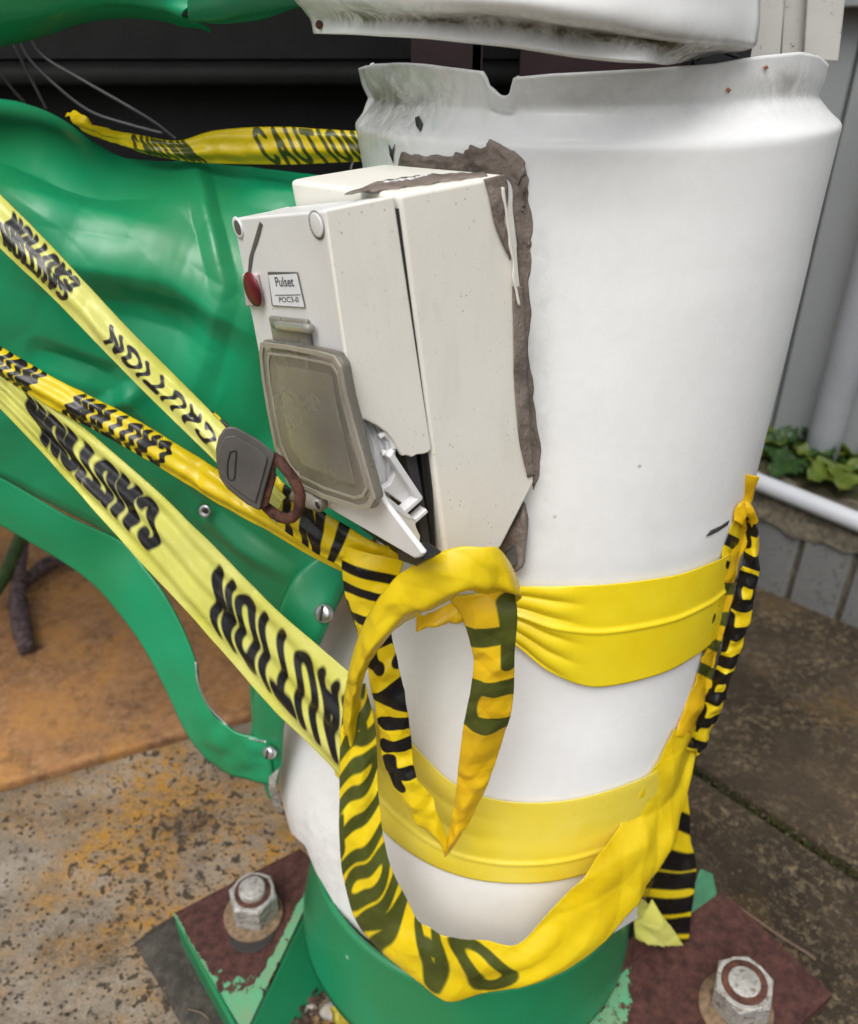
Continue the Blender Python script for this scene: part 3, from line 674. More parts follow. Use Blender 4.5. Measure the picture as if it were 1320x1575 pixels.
# ================================================================== GREEN BODY
gb = thing('green_body', onz(150, 1000), 'large crumpled green sheet metal body left of the column', 'sheet metal body')
gctrl = [[(-420, 110, 0.635), (-90, 148, .62), (60, 168, .61), (180, 236, .58), (300, 254, .57), (420, 264, .57), (540, 282, .58), (640, 300, .60)],
         [(-420, 195, 0.555), (-90, 230, .54), (60, 250, .53), (180, 300, .525), (300, 325, .52), (420, 340, .53), (540, 360, .55), (640, 380, .58)],
         [(-420, 300, 0.525), (-90, 340, .51), (60, 365, .50), (180, 410, .50), (300, 440, .495), (420, 460, .50), (540, 480, .53), (640, 520, .58)],
         [(-420, 440, 0.520), (-90, 480, .505), (60, 510, .50), (180, 550, .505), (300, 590, .50), (420, 620, .50), (540, 650, .52), (640, 700, .56)],
         [(-420, 520, 0.530), (-90, 600, .515), (60, 650, .515), (180, 710, .52), (300, 760, .51), (400, 790, .495), (490, 820, .478), (560, 850, .485)],
         [(-420, 590, 0.545), (-90, 690, .53), (60, 768, .53), (185, 830, .535), (290, 890, .53), (365, 950, .49), (430, 985, .46), (490, 990, .455)]]
CREASE = [((-20, 235), (240, 300), -.005, 46), ((300, 258), (345, 440), .0045, 22), ((345, 440), (300, 600), .003, 30), ((400, 300), (600, 345), .0045, 24), ((40, 395), (250, 430), .005, 50), ((250, 430), (400, 520), .004, 40), ((60, 545), (190, 585), -.006, 26),
          ((190, 585), (250, 665), .006, 24), ((140, 640), (215, 600), .005, 20), ((314, 788), (440, 880), .006, 20), ((314, 780), (240, 700), -.003, 22), ((-40, 720), (200, 836), -.003, 16), ((150, 480), (330, 545), -.005, 60), ((20, 300), (120, 370), .003, 40)]
def gdisp(p, px, py):
    q = 0.004 * nz(p, 9, 3) + 0.0015 * nz(p, 24, 8)
    q += -0.010 * math.exp(-((px - 120) / 120) ** 2 - ((py - 250 - (px - 60) * 0.35) / 38) ** 2)
    q += -0.008 * math.exp(-((px - 250) / 130) ** 2 - ((py - 470 - (px - 200) * 0.25) / 45) ** 2)
    q += -0.005 * math.exp(-((px - 314) / 9) ** 2 - ((py - 786) / 9) ** 2)
    tri = lambda x: 2 * abs(2 * (x - math.floor(x + 0.5))) - 1; j_ = 0.5 * nz(p, 7, 11)
    q += 0.0016 * tri(px / 310 + py / 420 + j_) + 0.0012 * tri(px / 330 - py / 260 + 0.3 + j_) + 0.0003 * tri(px / 120 + py / 260 + j_ * 2)
    for (x0_, y0_), (x1_, y1_), am, wd_ in CREASE:
        dx, dy = x1_ - x0_, y1_ - y0_; L2 = dx * dx + dy * dy; t = ((px - x0_) * dx + (py - y0_) * dy) / L2; tc = max(0, min(1, t))
        d = math.hypot(px - x0_ - tc * dx, py - y0_ - tc * dy)
        if d < wd_: q += 1.35 * am * (1 - d / wd_) * (0.35 + 0.65 * math.sin(math.pi * min(1, max(0, tc))))
    return q
net('body_panel', gctrl, MT['green'], gb, 240, 200, 0.0016, gdisp)
sctrl = [[(-420, 540, 0.540), (-90, 685, .525), (0, 733, .525), (110, 795, .528), (190, 834, .53), (225, 874, .52), (256, 915, .51), (284, 971, .497), (302, 1018, .487), (306, 1052, .48), (322, 1086, .475), (348, 1112, .47), (412, 1142, .455)],
         [(-420, 585, 0.538), (-90, 735, .5235), (0, 770, .5235), (100, 830, .525), (165, 872, .524), (206, 920, .515), (241, 960, .506), (270, 1020, .494), (293, 1068, .483), (306, 1098, .476), (326, 1132, .471), (352, 1150, .466), (416, 1176, .454)],
         [(-420, 610, 0.540), (-90, 765, .525), (0, 805, .525), (90, 858, .525), (145, 898, .522), (188, 945, .517), (226, 1000, .508), (256, 1057, .497), (284, 1112, .487), (303, 1142, .48), (328, 1170, .475), (356, 1188, .47), (420, 1209, .457)]]
net('torn_strip', sctrl, MT['green'], gb, 150, 24, 0.0018, lambda p, px, py: 0.0025 * nz(p, 20, 5) + 0.0025 * nz(p, 60, 2) * sm(280, 340, px))
# bright torn metal edge along the strip
e = [ony(*p) for p in ((301, 1018, .486), (305, 1050, .479), (321, 1086, .474), (347, 1113, .469), (365, 1128, .463), (385, 1136, .459), (410, 1141, .4535))]
tube('torn_edge', e, 0.0008, MT['chrome'], gb, ns=6, n=60, wob=0.5)
# collar ring where the body meets the white foot
collar = [[(492, 846, .478), (455, 880, .466), (430, 930, .455), (412, 985, .45), (395, 1050, .452), (387, 1100, .46), (388, 1160, .47), (412, 1225, .48)],
          [(500, 852, .472), (464, 886, .460), (438, 935, .449), (421, 990, .444), (404, 1055, .446), (402, 1105, .45), (402, 1165, .46), (416, 1228, .47)],
          [(532, 868, .472), (512, 905, .459), (492, 950, .446), (470, 1005, .437), (446, 1065, .44), (432, 1115, .445), (430, 1170, .455), (422, 1215, .465)],
          [(542, 876, .475), (524, 915, .462), (508, 955, .449), (486, 1005, .44), (458, 1065, .442), (438, 1115, .448), (434, 1172, .458), (424, 1218, .468)]]
net('collar_flange', [list(r) for r in collar], MT['green'], gb, 90, 24, 0.0018, lambda p, px, py: 0.0008 * nz(p, 60, 3))
# torn lower tongue below the collar, raw metal side showing
tongue = [[(414, 1195, .455), (414, 1215, .455), (420, 1235, .46), (430, 1250, .465)], [(430, 1180, .452), (424, 1205, .452), (428, 1228, .458), (434, 1250, .465)]]
net('torn_tongue', tongue, MT['zinc'], gb, 20, 8, 0.001)
net('torn_tab', [[(384, 1052, .47), (386, 1085, .47), (388, 1108, .465)], [(410, 1062, .468), (408, 1085, .468), (392, 1106, .465)]], MT['green'], gb, 20, 8, 0.001)
def screw(px, py, Y, nrm, r, parent):
    nrm = Vector(nrm).normalized(); c = ony(px, py, Y)
    s = lathe('screw', c, nrm, [(-0.003, r * 0.9), (0.0, r), (0.0016, r * 0.96), (0.003, r * 0.7), (0.0035, r * 0.3)], MT['chrome'], parent, 20)
    a = nrm.orthogonal().normalized(); b = nrm.cross(a); u = (a * 0.8 + b * 0.6)
    box('slot', c + nrm * 0.0033, u * r * 0.75, u.cross(nrm) * r * 0.14, nrm * 0.0006, MT['gap'], s)
screw(498, 943, 0.444, (-0.3, -0.8, 0.5), 0.0068, gb)
screw(415, 1157, 0.448, (-0.4, -0.9, 0.2), 0.0055, gb)
lathe('rivet', ony(316, 786, 0.502), (-0.2, -1, 0.35), [(0, 0.0048), (0.0015, 0.0046), (0.002, 0.003), (0.0012, 0.0022)], MT['chrome'], gb, 18)
lathe('rivet_bore', ony(316, 786, 0.4995), (-0.2, -1, 0.35), [(0, 0.0021), (0.0003, 0.002)], MT['gap'], gb, 12)
# upper green panel at the top left corner
ug = thing('upper_green_panel', ony(150, 20, 0.55), 'green sheet panel overhanging at the top left, bent lower edge', 'sheet panel')
ugc = [[(-460, -220, 0.510), (-120, -220, .50), (20, -220, .49), (160, -220, .48), (300, -220, .49), (480, -220, .52)],
       [(-460, -80, 0.510), (-120, -80, .50), (20, -80, .49), (160, -80, .48), (300, -80, .49), (480, -80, .52)],
       [(-460, 70, 0.520), (-120, 10, .51), (20, 0, .50), (160, -8, .49), (250, -2, .49), (300, 8, .49)],
       [(-460, 115, 0.540), (-120, 55, .53), (20, 36, .515), (160, 8, .505), (240, 12, .50), (290, 26, .50)],
       [(-460, 152, 0.590), (-120, 92, .58), (20, 62, .565), (160, 28, .55), (240, 26, .54), (325, 48, .53)]]
net('panel_sheet', ugc, MT['green'], ug, 100, 60, 0.0016, lambda p, px, py: 0.002 * nz(p, 22, 3) + 0.003 * nz(p, 60, 7) * math.exp(-((px - 290) / 40) ** 2))
net('panel_fold', [[(290, -220, .485), (380, -220, .50), (480, -220, .53)], [(288, 5, .488), (380, -15, .50), (470, -20, .52)], [(292, 27, .50), (380, 30, .515), (465, 5, .53)]], MT['green2'], ug, 40, 30, 0.0016, lambda p, px, py: 0.002 * nz(p, 40, 3))
# dark hollow behind
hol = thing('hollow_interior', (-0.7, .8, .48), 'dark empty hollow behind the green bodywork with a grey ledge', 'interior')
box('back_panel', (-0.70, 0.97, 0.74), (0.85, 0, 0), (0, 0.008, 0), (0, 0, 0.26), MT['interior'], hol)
box('shade_roof', (-0.70, 0.76, 0.99), (0.85, 0, 0), (0, 0.20, 0), (0, 0, 0.006), MT['interior'], hol)  # unseen panel added over the hollow to keep daylight out
box('shade_side', (-1.54, 0.76, 0.74), (0.006, 0, 0), (0, 0.20, 0), (0, 0, 0.24), MT['interior'], hol)  # unseen side panels, added to shut light out of the hollow
box('shade_side', (0.145, 0.80, 0.74), (0.006, 0, 0), (0, 0.16, 0), (0, 0, 0.24), MT['interior'], hol)
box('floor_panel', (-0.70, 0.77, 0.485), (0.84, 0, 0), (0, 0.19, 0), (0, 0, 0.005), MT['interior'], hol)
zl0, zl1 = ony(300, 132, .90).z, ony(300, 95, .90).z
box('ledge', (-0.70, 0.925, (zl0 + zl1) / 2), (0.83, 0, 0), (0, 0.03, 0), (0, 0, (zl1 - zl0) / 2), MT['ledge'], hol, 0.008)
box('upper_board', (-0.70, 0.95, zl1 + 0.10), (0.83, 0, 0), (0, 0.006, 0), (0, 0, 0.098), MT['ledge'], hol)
def wire(pts, Y0, label):
    tube('loose_wire', [ony(x, y, Y0 + 0.01 * i) for i, (x, y) in enumerate(pts)], 0.0011, MT['wire'], ns=8, n=50, label=label, cat='wire', group='thin wires in the dark hollow')
wire([(40, 40), (65, 85), (130, 125), (200, 165), (240, 190), (272, 215)], 0.66, 'thin grey wire sagging farthest right in the dark hollow')
wire([(20, 35), (45, 90), (90, 135), (140, 172), (200, 192), (250, 205)], 0.65, 'thin grey wire curving in the hollow, second from the right')
wire([(8, 40), (30, 85), (50, 125), (72, 168)], 0.64, 'thin grey wire hanging steeply, second from the left edge')
wire([(-30, 60), (-5, 100), (15, 132), (38, 158)], 0.63, 'thin grey wire at the left picture edge in the hollow')
tube('loose_wire', [ony(545, 245, .56), ony(540, 262, .555), ony(548, 280, .55)], 0.0008, MT['wire'], ns=6, n=16, label='short thin wire end just above the switch box', cat='wire', group='thin wires in the dark hollow')
# ================================================================== SWITCH BOX
E = atd(500, 322, 0.315)
cv = Vector((-0.11, -0.02, 1)).normalized()
nf = Vector((-0.80, -0.60, 0)); nf = (nf - cv * nf.dot(cv)).normalized()      # front face normal
nsd = cv.cross(nf).normalized()
if nsd.y > 0: nsd = -nsd                                                        # side face normal
sb = thing('switch_box', onp(685, 848, E, nsd), 'broken cream plastic isolator switch box fixed to the white column', 'switch box')
fp = lambda x, y, off=0.0: onp(x, y, E + nf * off, nf)
sp_ = lambda x, y, off=0.0: onp(x, y, E + nsd * off, nsd)
WID = (fp(360, 338) - fp(500, 325)).length
# rear housing: side profile pushed across the width
o = prism('housing', [sp_(x, y, -0.0006) for x, y in ((613, 299), (640, 293), (775, 268), (786, 276), (806, 470), (823, 742), (770, 846), (686, 860))], -nsd * (WID + 0.004), MT['cream'], sb, 0.0028, 3)
prism('groove_shade', [sp_(x, y, -0.002) for x, y in ((603, 322), (617, 320), (674, 690), (661, 690))], -nsd * 0.012, MT['gap'], sb)  # dark strip added to deepen the groove shade between cover and housing
# black works inside the broken corner
def ins(pts, off): return [sp_(x, y, off) for x, y in pts]
prism('works', ins(((614, 640), (648, 640), (684, 850), (650, 880), (628, 800)), -0.010), -nsd * (WID - 0.03), MT['black'], sb, 0.001)
prism('works', ins(((622, 690), (640, 690), (668, 850), (655, 850)), -0.006), -nsd * 0.012, MT['darkgrey'], sb, 0.001)
prism('works', ins(((648, 696), (664, 692), (672, 850), (667, 850)), -0.004), -nsd * 0.02, MT['black'], sb, 0.001)
# cover: side wall with its snapped edge, top wall, front plate
prism('cover_side', [sp_(x, y) for x, y in ((500, 323), (606, 301.5), (664, 690), (660, 696), (652, 699), (641, 700), (634, 704), (626, 701), (619, 702), (612, 690), (604, 676), (594, 665), (580, 655), (562, 646), (546, 641))], -nsd * 0.003, MT['cream'], sb, 0.0009)
TL, TR, TB = fp(359, 336), fp(499, 323.5), sp_(606, 301.5)
prism('cover_top', [TL, TR, TB, TB + (TL - TR)], -cv * 0.003, MT['cover'], sb, 0.001)
front = [(359, 336), (394, 333), (396, 345), (388, 380), (384, 419), (381, 420), (390, 375), (399, 338), (499, 324), (545.5, 642), (566, 720), (590, 772), (651, 852), (646, 858), (638, 860), (440, 744), (428, 700)]
front = [(359, 336), (499, 324), (545.5, 642), (566, 720), (590, 772), (651, 852), (646, 858), (638, 860), (440, 744), (428, 700)]
prism('cover_front', [fp(x, y, 0.0004) for x, y in front], -nf * 0.003, MT['cover'], sb, 0.0012)
prism('cover_side', [fp(x, y, -0.002) for x, y in ((360, 338), (364, 340), (432, 700), (429, 702))], -nf * 0.03, MT['cover'], sb)
prism('crack', [fp(x, y, 0.0006) for x, y in ((400, 341), (404, 345), (398, 368), (390, 390), (386, 419), (382, 420), (384, 396), (392, 368))], nf * 0.0003, MT['lock'], sb)
if 0: prism('crease', [fp(x, y, 0.0004) for x, y in ((401, 341), (460, 428), (500, 420), (498, 330))], nf * 0.0005, MT['cover'], sb)
# corner screw bosses
def disc(name, x, y, off, r, h, mat, parent, prof=None):
    return lathe(name, fp(x, y, off), nf, prof or [(0, r), (h * 0.8, r), (h, r * 0.86)], mat, parent, 28)
b_ = disc('boss', 488, 346, 0.0004, 0.0056, 0.0006, MT['lock'], sb); disc('boss_cap', 488, 346, 0.0008, 0.0049, 0.0006, MT['cover'], b_)
b_ = disc('boss', 367, 350, 0.0004, 0.0050, 0.0008, MT['cover'], sb); disc('boss_hole', 366, 350, 0.0011, 0.0034, 0.0003, MT['lock'], b_)
# indicator
prism('indicator_base', [fp(x, y, 0.0006) for x, y in ((377, 420), (399, 420), (407, 469), (384, 470))], nf * 0.0022, MT['pinkbase'], sb, 0.0008)
ic = fp(389.5, 445, 0.0026)
a_ = (fp(389.5, 420, 0) - fp(389.5, 470, 0)) * 0.5; b_ = (fp(401, 445, 0) - fp(379, 445, 0)) * 0.5
bm = bmesh.new(); rings = []
for i in range(9):
    t = i / 8 * math.pi / 2; rings.append([bm.verts.new(ic + (cv * math.sin(2 * math.pi * q / 28) * 0.0085 + cv.cross(nf) * math.cos(2 * math.pi * q / 28) * 0.0085) * max(0.02, math.cos(t)) + nf * 0.0028 * math.sin(t)) for q in range(28)])
for r0, r1_ in zip(rings, rings[1:]):
    for q in range(28): bm.faces.new((r0[q], r0[(q + 1) % 28], r1_[(q + 1) % 28], r1_[q]))
bm.faces.new(rings[0]); bm.faces.new(rings[-1])
bmobj('indicator_lens', bm, MT['red'], sb, smooth=True, label='dark red domed indicator lens')
# label with its print
prism('label_frame', [fp(x, y, 0.0008) for x, y in ((412.5, 418), (458, 418.5), (470, 473), (419, 470))], nf * 0.0003, MT['lock'], sb)
lab = prism('label_plate', [fp(x, y, 0.0010) for x, y in ((414, 423), (457, 421), (468.5, 472), (421, 469))], nf * 0.0004, MT['labelpaper'], sb)
def text(s, x0, y0, x1, y1, hpx, name, off=0.0015):
    """raised print between two points of the front plate"""
    cu = bpy.data.curves.new(name, 'FONT'); cu.body = s; cu.offset = 0.012; cu.extrude = 0.0; to = bpy.data.objects.new(name, cu)
    me = bpy.data.meshes.new_from_object(to); bpy.data.objects.remove(to)
    xs = [v.co.x for v in me.vertices]; yy = [v.co.y for v in me.vertices]; w0, w1, h0, h1 = min(xs), max(xs), min(yy), max(yy)
    A_, B_ = fp(x0, y0, off), fp(x1, y1, off); U = B_ - A_; V = fp((x0 + x1) / 2, (y0 + y1) / 2 - hpx, off) - fp((x0 + x1) / 2, (y0 + y1) / 2, off)
    V = cv * V.length
    for v in me.vertices: v.co = A_ + U * ((v.co.x - w0) / (w1 - w0)) + V * ((v.co.y - h0) / (h1 - h0))
    o = bpy.data.objects.new(name, me); COL.objects.link(o); me.materials.append(MT['labelink']); finish(o, lab); return o
text('Pulset', 425, 441, 453, 441, 13, 'print')
text('POC3-0', 430, 465, 460, 465, 7, 'print')
prism('print_line', [fp(x, y, 0.0015) for x, y in ((423, 453.5), (462, 453), (462, 454), (423, 454.5))], nf * 0.0001, MT['labelink'], lab)
# hinge tab and smoky flap
h_ = prism('hinge_tab', [fp(x, y, 0.0006) for x, y in ((420, 484), (477, 490), (485, 542), (430, 536))], nf * 0.003, MT['smoke'], sb, 0.0012)
tube('hinge_pin', [fp(424, 500, 0.004), fp(478, 506, 0.004)], 0.0022, MT['smoke'], h_, ns=14, n=8)
flap = thing('x', (0, 0, 0), 'x', 'x'); bpy.data.objects.remove(flap)
fo = [(402, 524), (440, 528), (500, 540), (516, 545), (527, 562), (536, 610), (549, 660), (566, 720), (580, 768), (572, 783), (556, 786), (500, 768), (458, 748), (438, 726), (424, 690), (412, 630), (404, 580), (400, 540)]
fbody = prism('flap', [fp(x, y, 0.0075) for x, y in fo], -nf * 0.0046, MT['clear'], sb, 0.0016, 3)
cxy = (sum(p[0] for p in fo) / len(fo), sum(p[1] for p in fo) / len(fo))
shr = lambda k: [(cxy[0] + (x - cxy[0]) * k, cxy[1] + (y - cxy[1]) * k) for x, y in fo]
def frame(name, k0_, k1_, off, h, mat, parent):
    bm = bmesh.new(); n = len(fo); R0 = [fp(x, y, off) for x, y in shr(k0_)]; R1 = [fp(x, y, off) for x, y in shr(k1_)]
    vs = [[bm.verts.new(p) for p in q] for q in (R0, [p + nf * h for p in R0], [p + nf * h for p in R1], R1)]
    for A_, B_ in zip(vs, vs[1:]):
        for i in range(n): bm.faces.new((A_[i], A_[(i + 1) % n], B_[(i + 1) % n], B_[i]))
    return bmobj(name, bm, mat, parent)
MT['smokelight'] = plain('smoky_rim', (0.33, 0.305, 0.26), 0.3, 0.1, 40)
frame('flap_rim', 0.985, 0.93, 0.0074, 0.0010, MT['smokelight'], fbody)
frame('flap_rim', 0.86, 0.83, 0.0074, 0.0006, MT['smokelight'], fbody)
wi = [(425, 560), (500, 573), (512, 580), (522, 640), (540, 715), (548, 745), (520, 738), (468, 715), (450, 690), (436, 630)]
prism('flap_window', [fp(x, y, 0.0076) for x, y in wi], nf * 0.0006, MT['clear'], fbody, 0.0003)
prism('switch_face', [fp(x, y, 0.0008) for x, y in shr(0.93)], nf * 0.0008, MT['face'], sb)
lathe('switch_knob', fp(500, 680, 0.0016), nf, [(0, 0.012), (0.0008, 0.012), (0.001, 0.0115)], MT['smokelight'], sb, 30)
# white switch housing seen through the break
P = []
for i in range(40):
    v = i / 39; row = []
    for q in range(24):
        u = q / 23
        xr_ = interp([(0, 586), (.3, 608), (.6, 609), (1, 600)], v); yr_ = interp([(0, 648), (.3, 682), (1, 768)], v)
        x = lerp(lerp(538, 580, v), xr_, u); yv = lerp(lerp(634, 782, v), yr_, u)
        row.append(fp(x, yv, -0.0035 - 0.014 * u + 0.0010 * math.sin(u * 34)))
    P.append(row)
grid('switch_housing', P, MT['innerwhite'], sb, thick=0.001)
tube('moulding', [sp_(x, y, -0.003) for x, y in ((583, 672), (592, 668), (602, 678), (605, 690), (598, 698), (588, 696))], 0.0016, MT['innerwhite'], sb, ns=10, n=30)
def bars(name, pts, w, mat):
    for (x0_, y0_), (x1_, y1_) in zip(pts, pts[1:]):
        a, b = sp_(x0_, y0_, 0.001), sp_(x1_, y1_, 0.001); d_ = (b - a).normalized(); s_ = d_.cross(nsd) * w
        prism(name, [a - s_ - d_ * w, b - s_ + d_ * w, b + s_ + d_ * w, a + s_ - d_ * w], -nsd * 0.006, mat, sb, 0.0006)
bars('bracket_bar', [(604, 703), (646, 766)], 0.0016, MT['innerwhite'])
bars('bracket_bar', [(646, 768), (622, 790)], 0.0015, MT['innerwhite'])
bars('bracket_bar', [(655, 788), (638, 803)], 0.0013, MT['innerwhite'])
prism('bracket_web', [sp_(x, y, -0.004) for x, y in ((580, 756), (600, 745), (612, 720), (634, 760), (620, 775), (596, 758))], -nsd * 0.004, MT['cover'], sb, 0.0008)
prism('shard', [sp_(x, y, 0.0012) for x, y in ((584, 762), (600, 768), (620, 786), (638, 800), (641, 812), (647, 824), (646, 838), (650, 853), (640, 846), (612, 806))], -nsd * 0.004, MT['cream'], sb, 0.0006)
prism('shard_tip', [sp_(x, y, 0.0016) for x, y in ((584, 761), (600, 767), (622, 785), (640, 800), (625, 796), (600, 778))], -nsd * 0.002, MT['innerwhite'], sb)
# hasp lug at the flap's lower edge
tube('lug', [fp(450, 764, 0.006), fp(470, 766, 0.008), fp(496, 776, 0.006)], [0.003, 0.0045, 0.004], MT['smokelight'], sb, ns=12, n=12, wob=0.3)
lathe('lug_hole', fp(489, 777, 0.010), nf, [(0, 0.0022), (0.0005, 0.002)], MT['gap'], sb, 12)
# gland and black foot under the box
prism('cable_gland', [oncol(x, y, 0.012) for x, y in ((775, 838), (812, 770), (818, 800), (812, 860), (796, 872), (782, 862))], Vector((0.004, 0.03, 0)), MT['mortar'], sb, 0.003)
prism('gland_insert', [oncol(x, y, 0.0145) for x, y in ((786, 838), (802, 824), (804, 850), (790, 862))], Vector((0.0, 0.004, 0)), MT['lock'], sb, 0.001)
prism('box_foot', [fp(x, y, -0.001) for x, y in ((610, 848), (632, 846), (655, 862), (640, 872), (612, 862))], -nf * 0.01, MT['black'], sb, 0.001)
# mortar round the box
def paste(name, edge_in, edge_out, h, parent, n=90, m=14, onbox=False, seed=0, **k):
    A_ = [Vector((x, y, 0)) for x, y in edge_in]; B_ = [Vector((x, y, 0)) for x, y in edge_out]; P = []
    for i in range(n):
        t = i / (n - 1); a, b = crv(A_, t), crv(B_, t); row = []
        for q in range(m):
            w = q / (m - 1); x, y_ = lerp(a.x, b.x, w), lerp(a.y, b.y, w)
            jit = (11 * nz((i * 0.09, 0, seed), 1.0) + 2.5 * nz((i * 0.3, q * 0.1, seed), 1.0)) * w
            e_ = (math.sin(math.pi * min(1, max(0.0, w)))) ** 0.3 * (math.sin(math.pi * min(max(t, 0.0), 1.0)) ** 0.25)
            hh = h * e_ * (0.6 + 0.6 * nz((i * 0.10, q * 0.16, seed + 3), 1.0) + 0.15 * nz((i * 0.5, q * 0.5, seed + 5), 1.0)) + 0.0004
            p = sp_(x, y_ + jit, hh) if onbox else oncol(x + jit, y_ + jit, hh)
            row.append(p)
        P.append(row)
    return grid(name, P, MT['mortar'], parent, thick=0.0012, **k)
mo = thing('mortar_bead', oncol(800, 400), 'rough grey brown mortar smeared around the back of the switch box', 'mortar')
paste('mortar_top', [(608, 275), (650, 272), (700, 272), (745, 272), (785, 280), (790, 330), (798, 400), (804, 480)], [(618, 235), (650, 240), (700, 238), (735, 222), (775, 224), (808, 250), (814, 300), (816, 400)], 0.0024, mo, n=140, m=22, seed=1)
paste('mortar_side', [(795, 380), (800, 450), (806, 560), (815, 650), (818, 740)], [(815, 370), (814, 450), (818, 560), (826, 650), (828, 760)], 0.003, mo, n=60, m=10, seed=5)
paste('mortar_smear', [(745, 275), (752, 300), (760, 340), (772, 372), (786, 400)], [(775, 268), (782, 295), (778, 325), (776, 345), (786, 362)], 0.0016, mo, n=40, m=12, onbox=True, seed=9)
paste('mortar_smear', [(789, 440), (790, 520), (792, 600), (800, 680), (812, 735)], [(804, 440), (810, 520), (813, 600), (818, 680), (823, 735)], 0.0014, mo, n=60, m=8, onbox=True, seed=12)
tp0 = sp_(700, 285, -0.002)
def top_smear(name, A_, B_, mat, seed):
    P = []; A_ = [Vector((*p, 0)) for p in A_]; B_ = [Vector((*p, 0)) for p in B_]
    tz = sp_(613, 299); tq = sp_(775, 268); dn = (tq - tz).cross(nsd).normalized(); dn = dn if dn.z > 0 else -dn
    for i in range(50):
        t = i / 49; a, b = crv(A_, t), crv(B_, t); row = []
        for q in range(10):
            w = q / 9; e_ = math.sin(math.pi * w) ** 0.4 * math.sin(math.pi * t) ** 0.4
            row.append(onp(lerp(a.x, b.x, w), lerp(a.y, b.y, w) + 2 * nz((i * .3, q * .3, seed), 1), tz + dn * (0.0004 + 0.0007 * e_ * (0.6 + 0.5 * nz((i * .2, q * .4, seed), 1))), dn))
        P.append(row)
    grid(name, P, mat, mo, thick=0.0006)
top_smear('mortar_smear', [(530, 298), (580, 293), (640, 286), (700, 277), (750, 270)], [(580, 279), (610, 274), (650, 269), (700, 266), (745, 264)], MT['mortar'], 2)
top_smear('plaster_smear', [(590, 281), (620, 278), (650, 272)], [(600, 277), (630, 273), (668, 267)], MT['innerwhite'], 4)
P = []
for i in range(60):
    t = i / 59; y_ = lerp(288, 470, t); xa = interp([(288, 776), (330, 781), (400, 791), (440, 795), (470, 801)], y_); w_ = 4.5 * (0.7 + 0.9 * nz((i * .12, 0, 3), 1))
    P.append([sp_(xa - w_ * (1 - q / 5), y_, 0.0022) for q in range(6)])
grid('paint_flake', P, MT['cream'], mo, thick=0.0006)
# ================================================================== PADLOCK
lk = thing('padlock', ony(395, 720, 0.36), 'grey padlock with rusty shackle hanging at the switch box flap', 'padlock')
YL = 0.352
pb_ = [(332, 690), (336, 672), (346, 657), (362, 656), (398, 676), (424, 698), (408, 752), (400, 786), (380, 776), (350, 752), (338, 735), (333, 712)]
av = ray(380, 720).normalized()
prism('lock_body', [ony(x, y, YL) for x, y in pb_], av * 0.020, MT['lock'], lk, 0.0012, 2)
prism('lock_face', [ony(x, y, YL - 0.0012) for x, y in ((336, 692), (346, 672), (360, 670), (398, 690), (412, 704), (400, 750), (393, 774), (380, 766), (352, 744), (341, 730))], av * 0.003, MT['lock'], lk, 0.0006, 2)
prism('end_plate', [ony(x, y, YL + 0.002) for x, y in ((402, 706), (418, 692), (426, 702), (423, 742), (412, 780), (398, 785), (399, 745))], av * 0.016, MT['rust'], lk, 0.001)
em = [(354, 695), (363, 694), (362, 715), (360, 736), (351, 735), (350, 714)]
tube('emblem', [ony(x, y, YL - 0.0014) for x, y in em + em[:1]], 0.0004, MT['gap'], lk, ns=6, n=40)
tube('shackle', [ony(*p) for p in ((404, 705, .362), (425, 706, .356), (446, 730, .352), (461, 758, .350), (459, 784, .350), (446, 797, .352), (428, 794, .356), (410, 780, .362))], 0.0028, MT['rust'], lk, ns=14, n=70, wob=0.12)
# ================================================================== TAPES
def arc(cx, cy, rx, ry, a0, a1, n=10): return [(cx + rx * math.cos(R(lerp(a0, a1, i / n))), cy + ry * math.sin(R(lerp(a0, a1, i / n)))) for i in range(n + 1)]
GL = {'C': [arc(.31, .70, .24, .23, 20, 180) + arc(.31, .30, .24, .23, 180, 340)],
      'A': [[(.05, .06), (.31, .94), (.57, .06)], [(.16, .33), (.46, .33)]],
      'U': [[(.07, .94), (.07, .32)] + arc(.31, .30, .24, .23, 180, 360) + [(.55, .94)]],
      'T': [[(.02, .90), (.60, .90)], [(.31, .90), (.31, .06)]], 'I': [[(.12, .06), (.12, .94)]],
      'O': [arc(.31, .70, .24, .23, 0, 180) + arc(.31, .30, .24, .23, 180, 360) + [(.55, .70)]],
      'N': [[(.07, .06), (.07, .94), (.53, .06), (.53, .94)]]}
ADV = {'I': .40}
def word_segs(s, hf, s0, xs=1.0):
    segs = []; x = s0
    for ch in s:
        if ch == ' ': x += .5 * hf * xs; continue
        for st in GL[ch]:
            for (ax_, ay_), (bx_, by_) in zip(st, st[1:]): segs.append((x + ax_ * hf * xs, ay_ * hf, x + bx_ * hf * xs, by_ * hf))
        x += ADV.get(ch, .82) * hf * xs
    return segs, x
def sdf(segs, s, t, r):
    best = 9.0
    for ax_, ay_, bx_, by_ in segs:
        if s < min(ax_, bx_) - 0.4 or s > max(ax_, bx_) + 0.4: continue
        dx, dy = bx_ - ax_, by_ - ay_; l2 = dx * dx + dy * dy
        u = 0 if l2 == 0 else max(0.0, min(1.0, ((s - ax_) * dx + (t - ay_) * dy) / l2))
        d_ = math.hypot(s - ax_ - u * dx, t - ay_ - u * dy)
        if d_ < best: best = d_
    return best - r
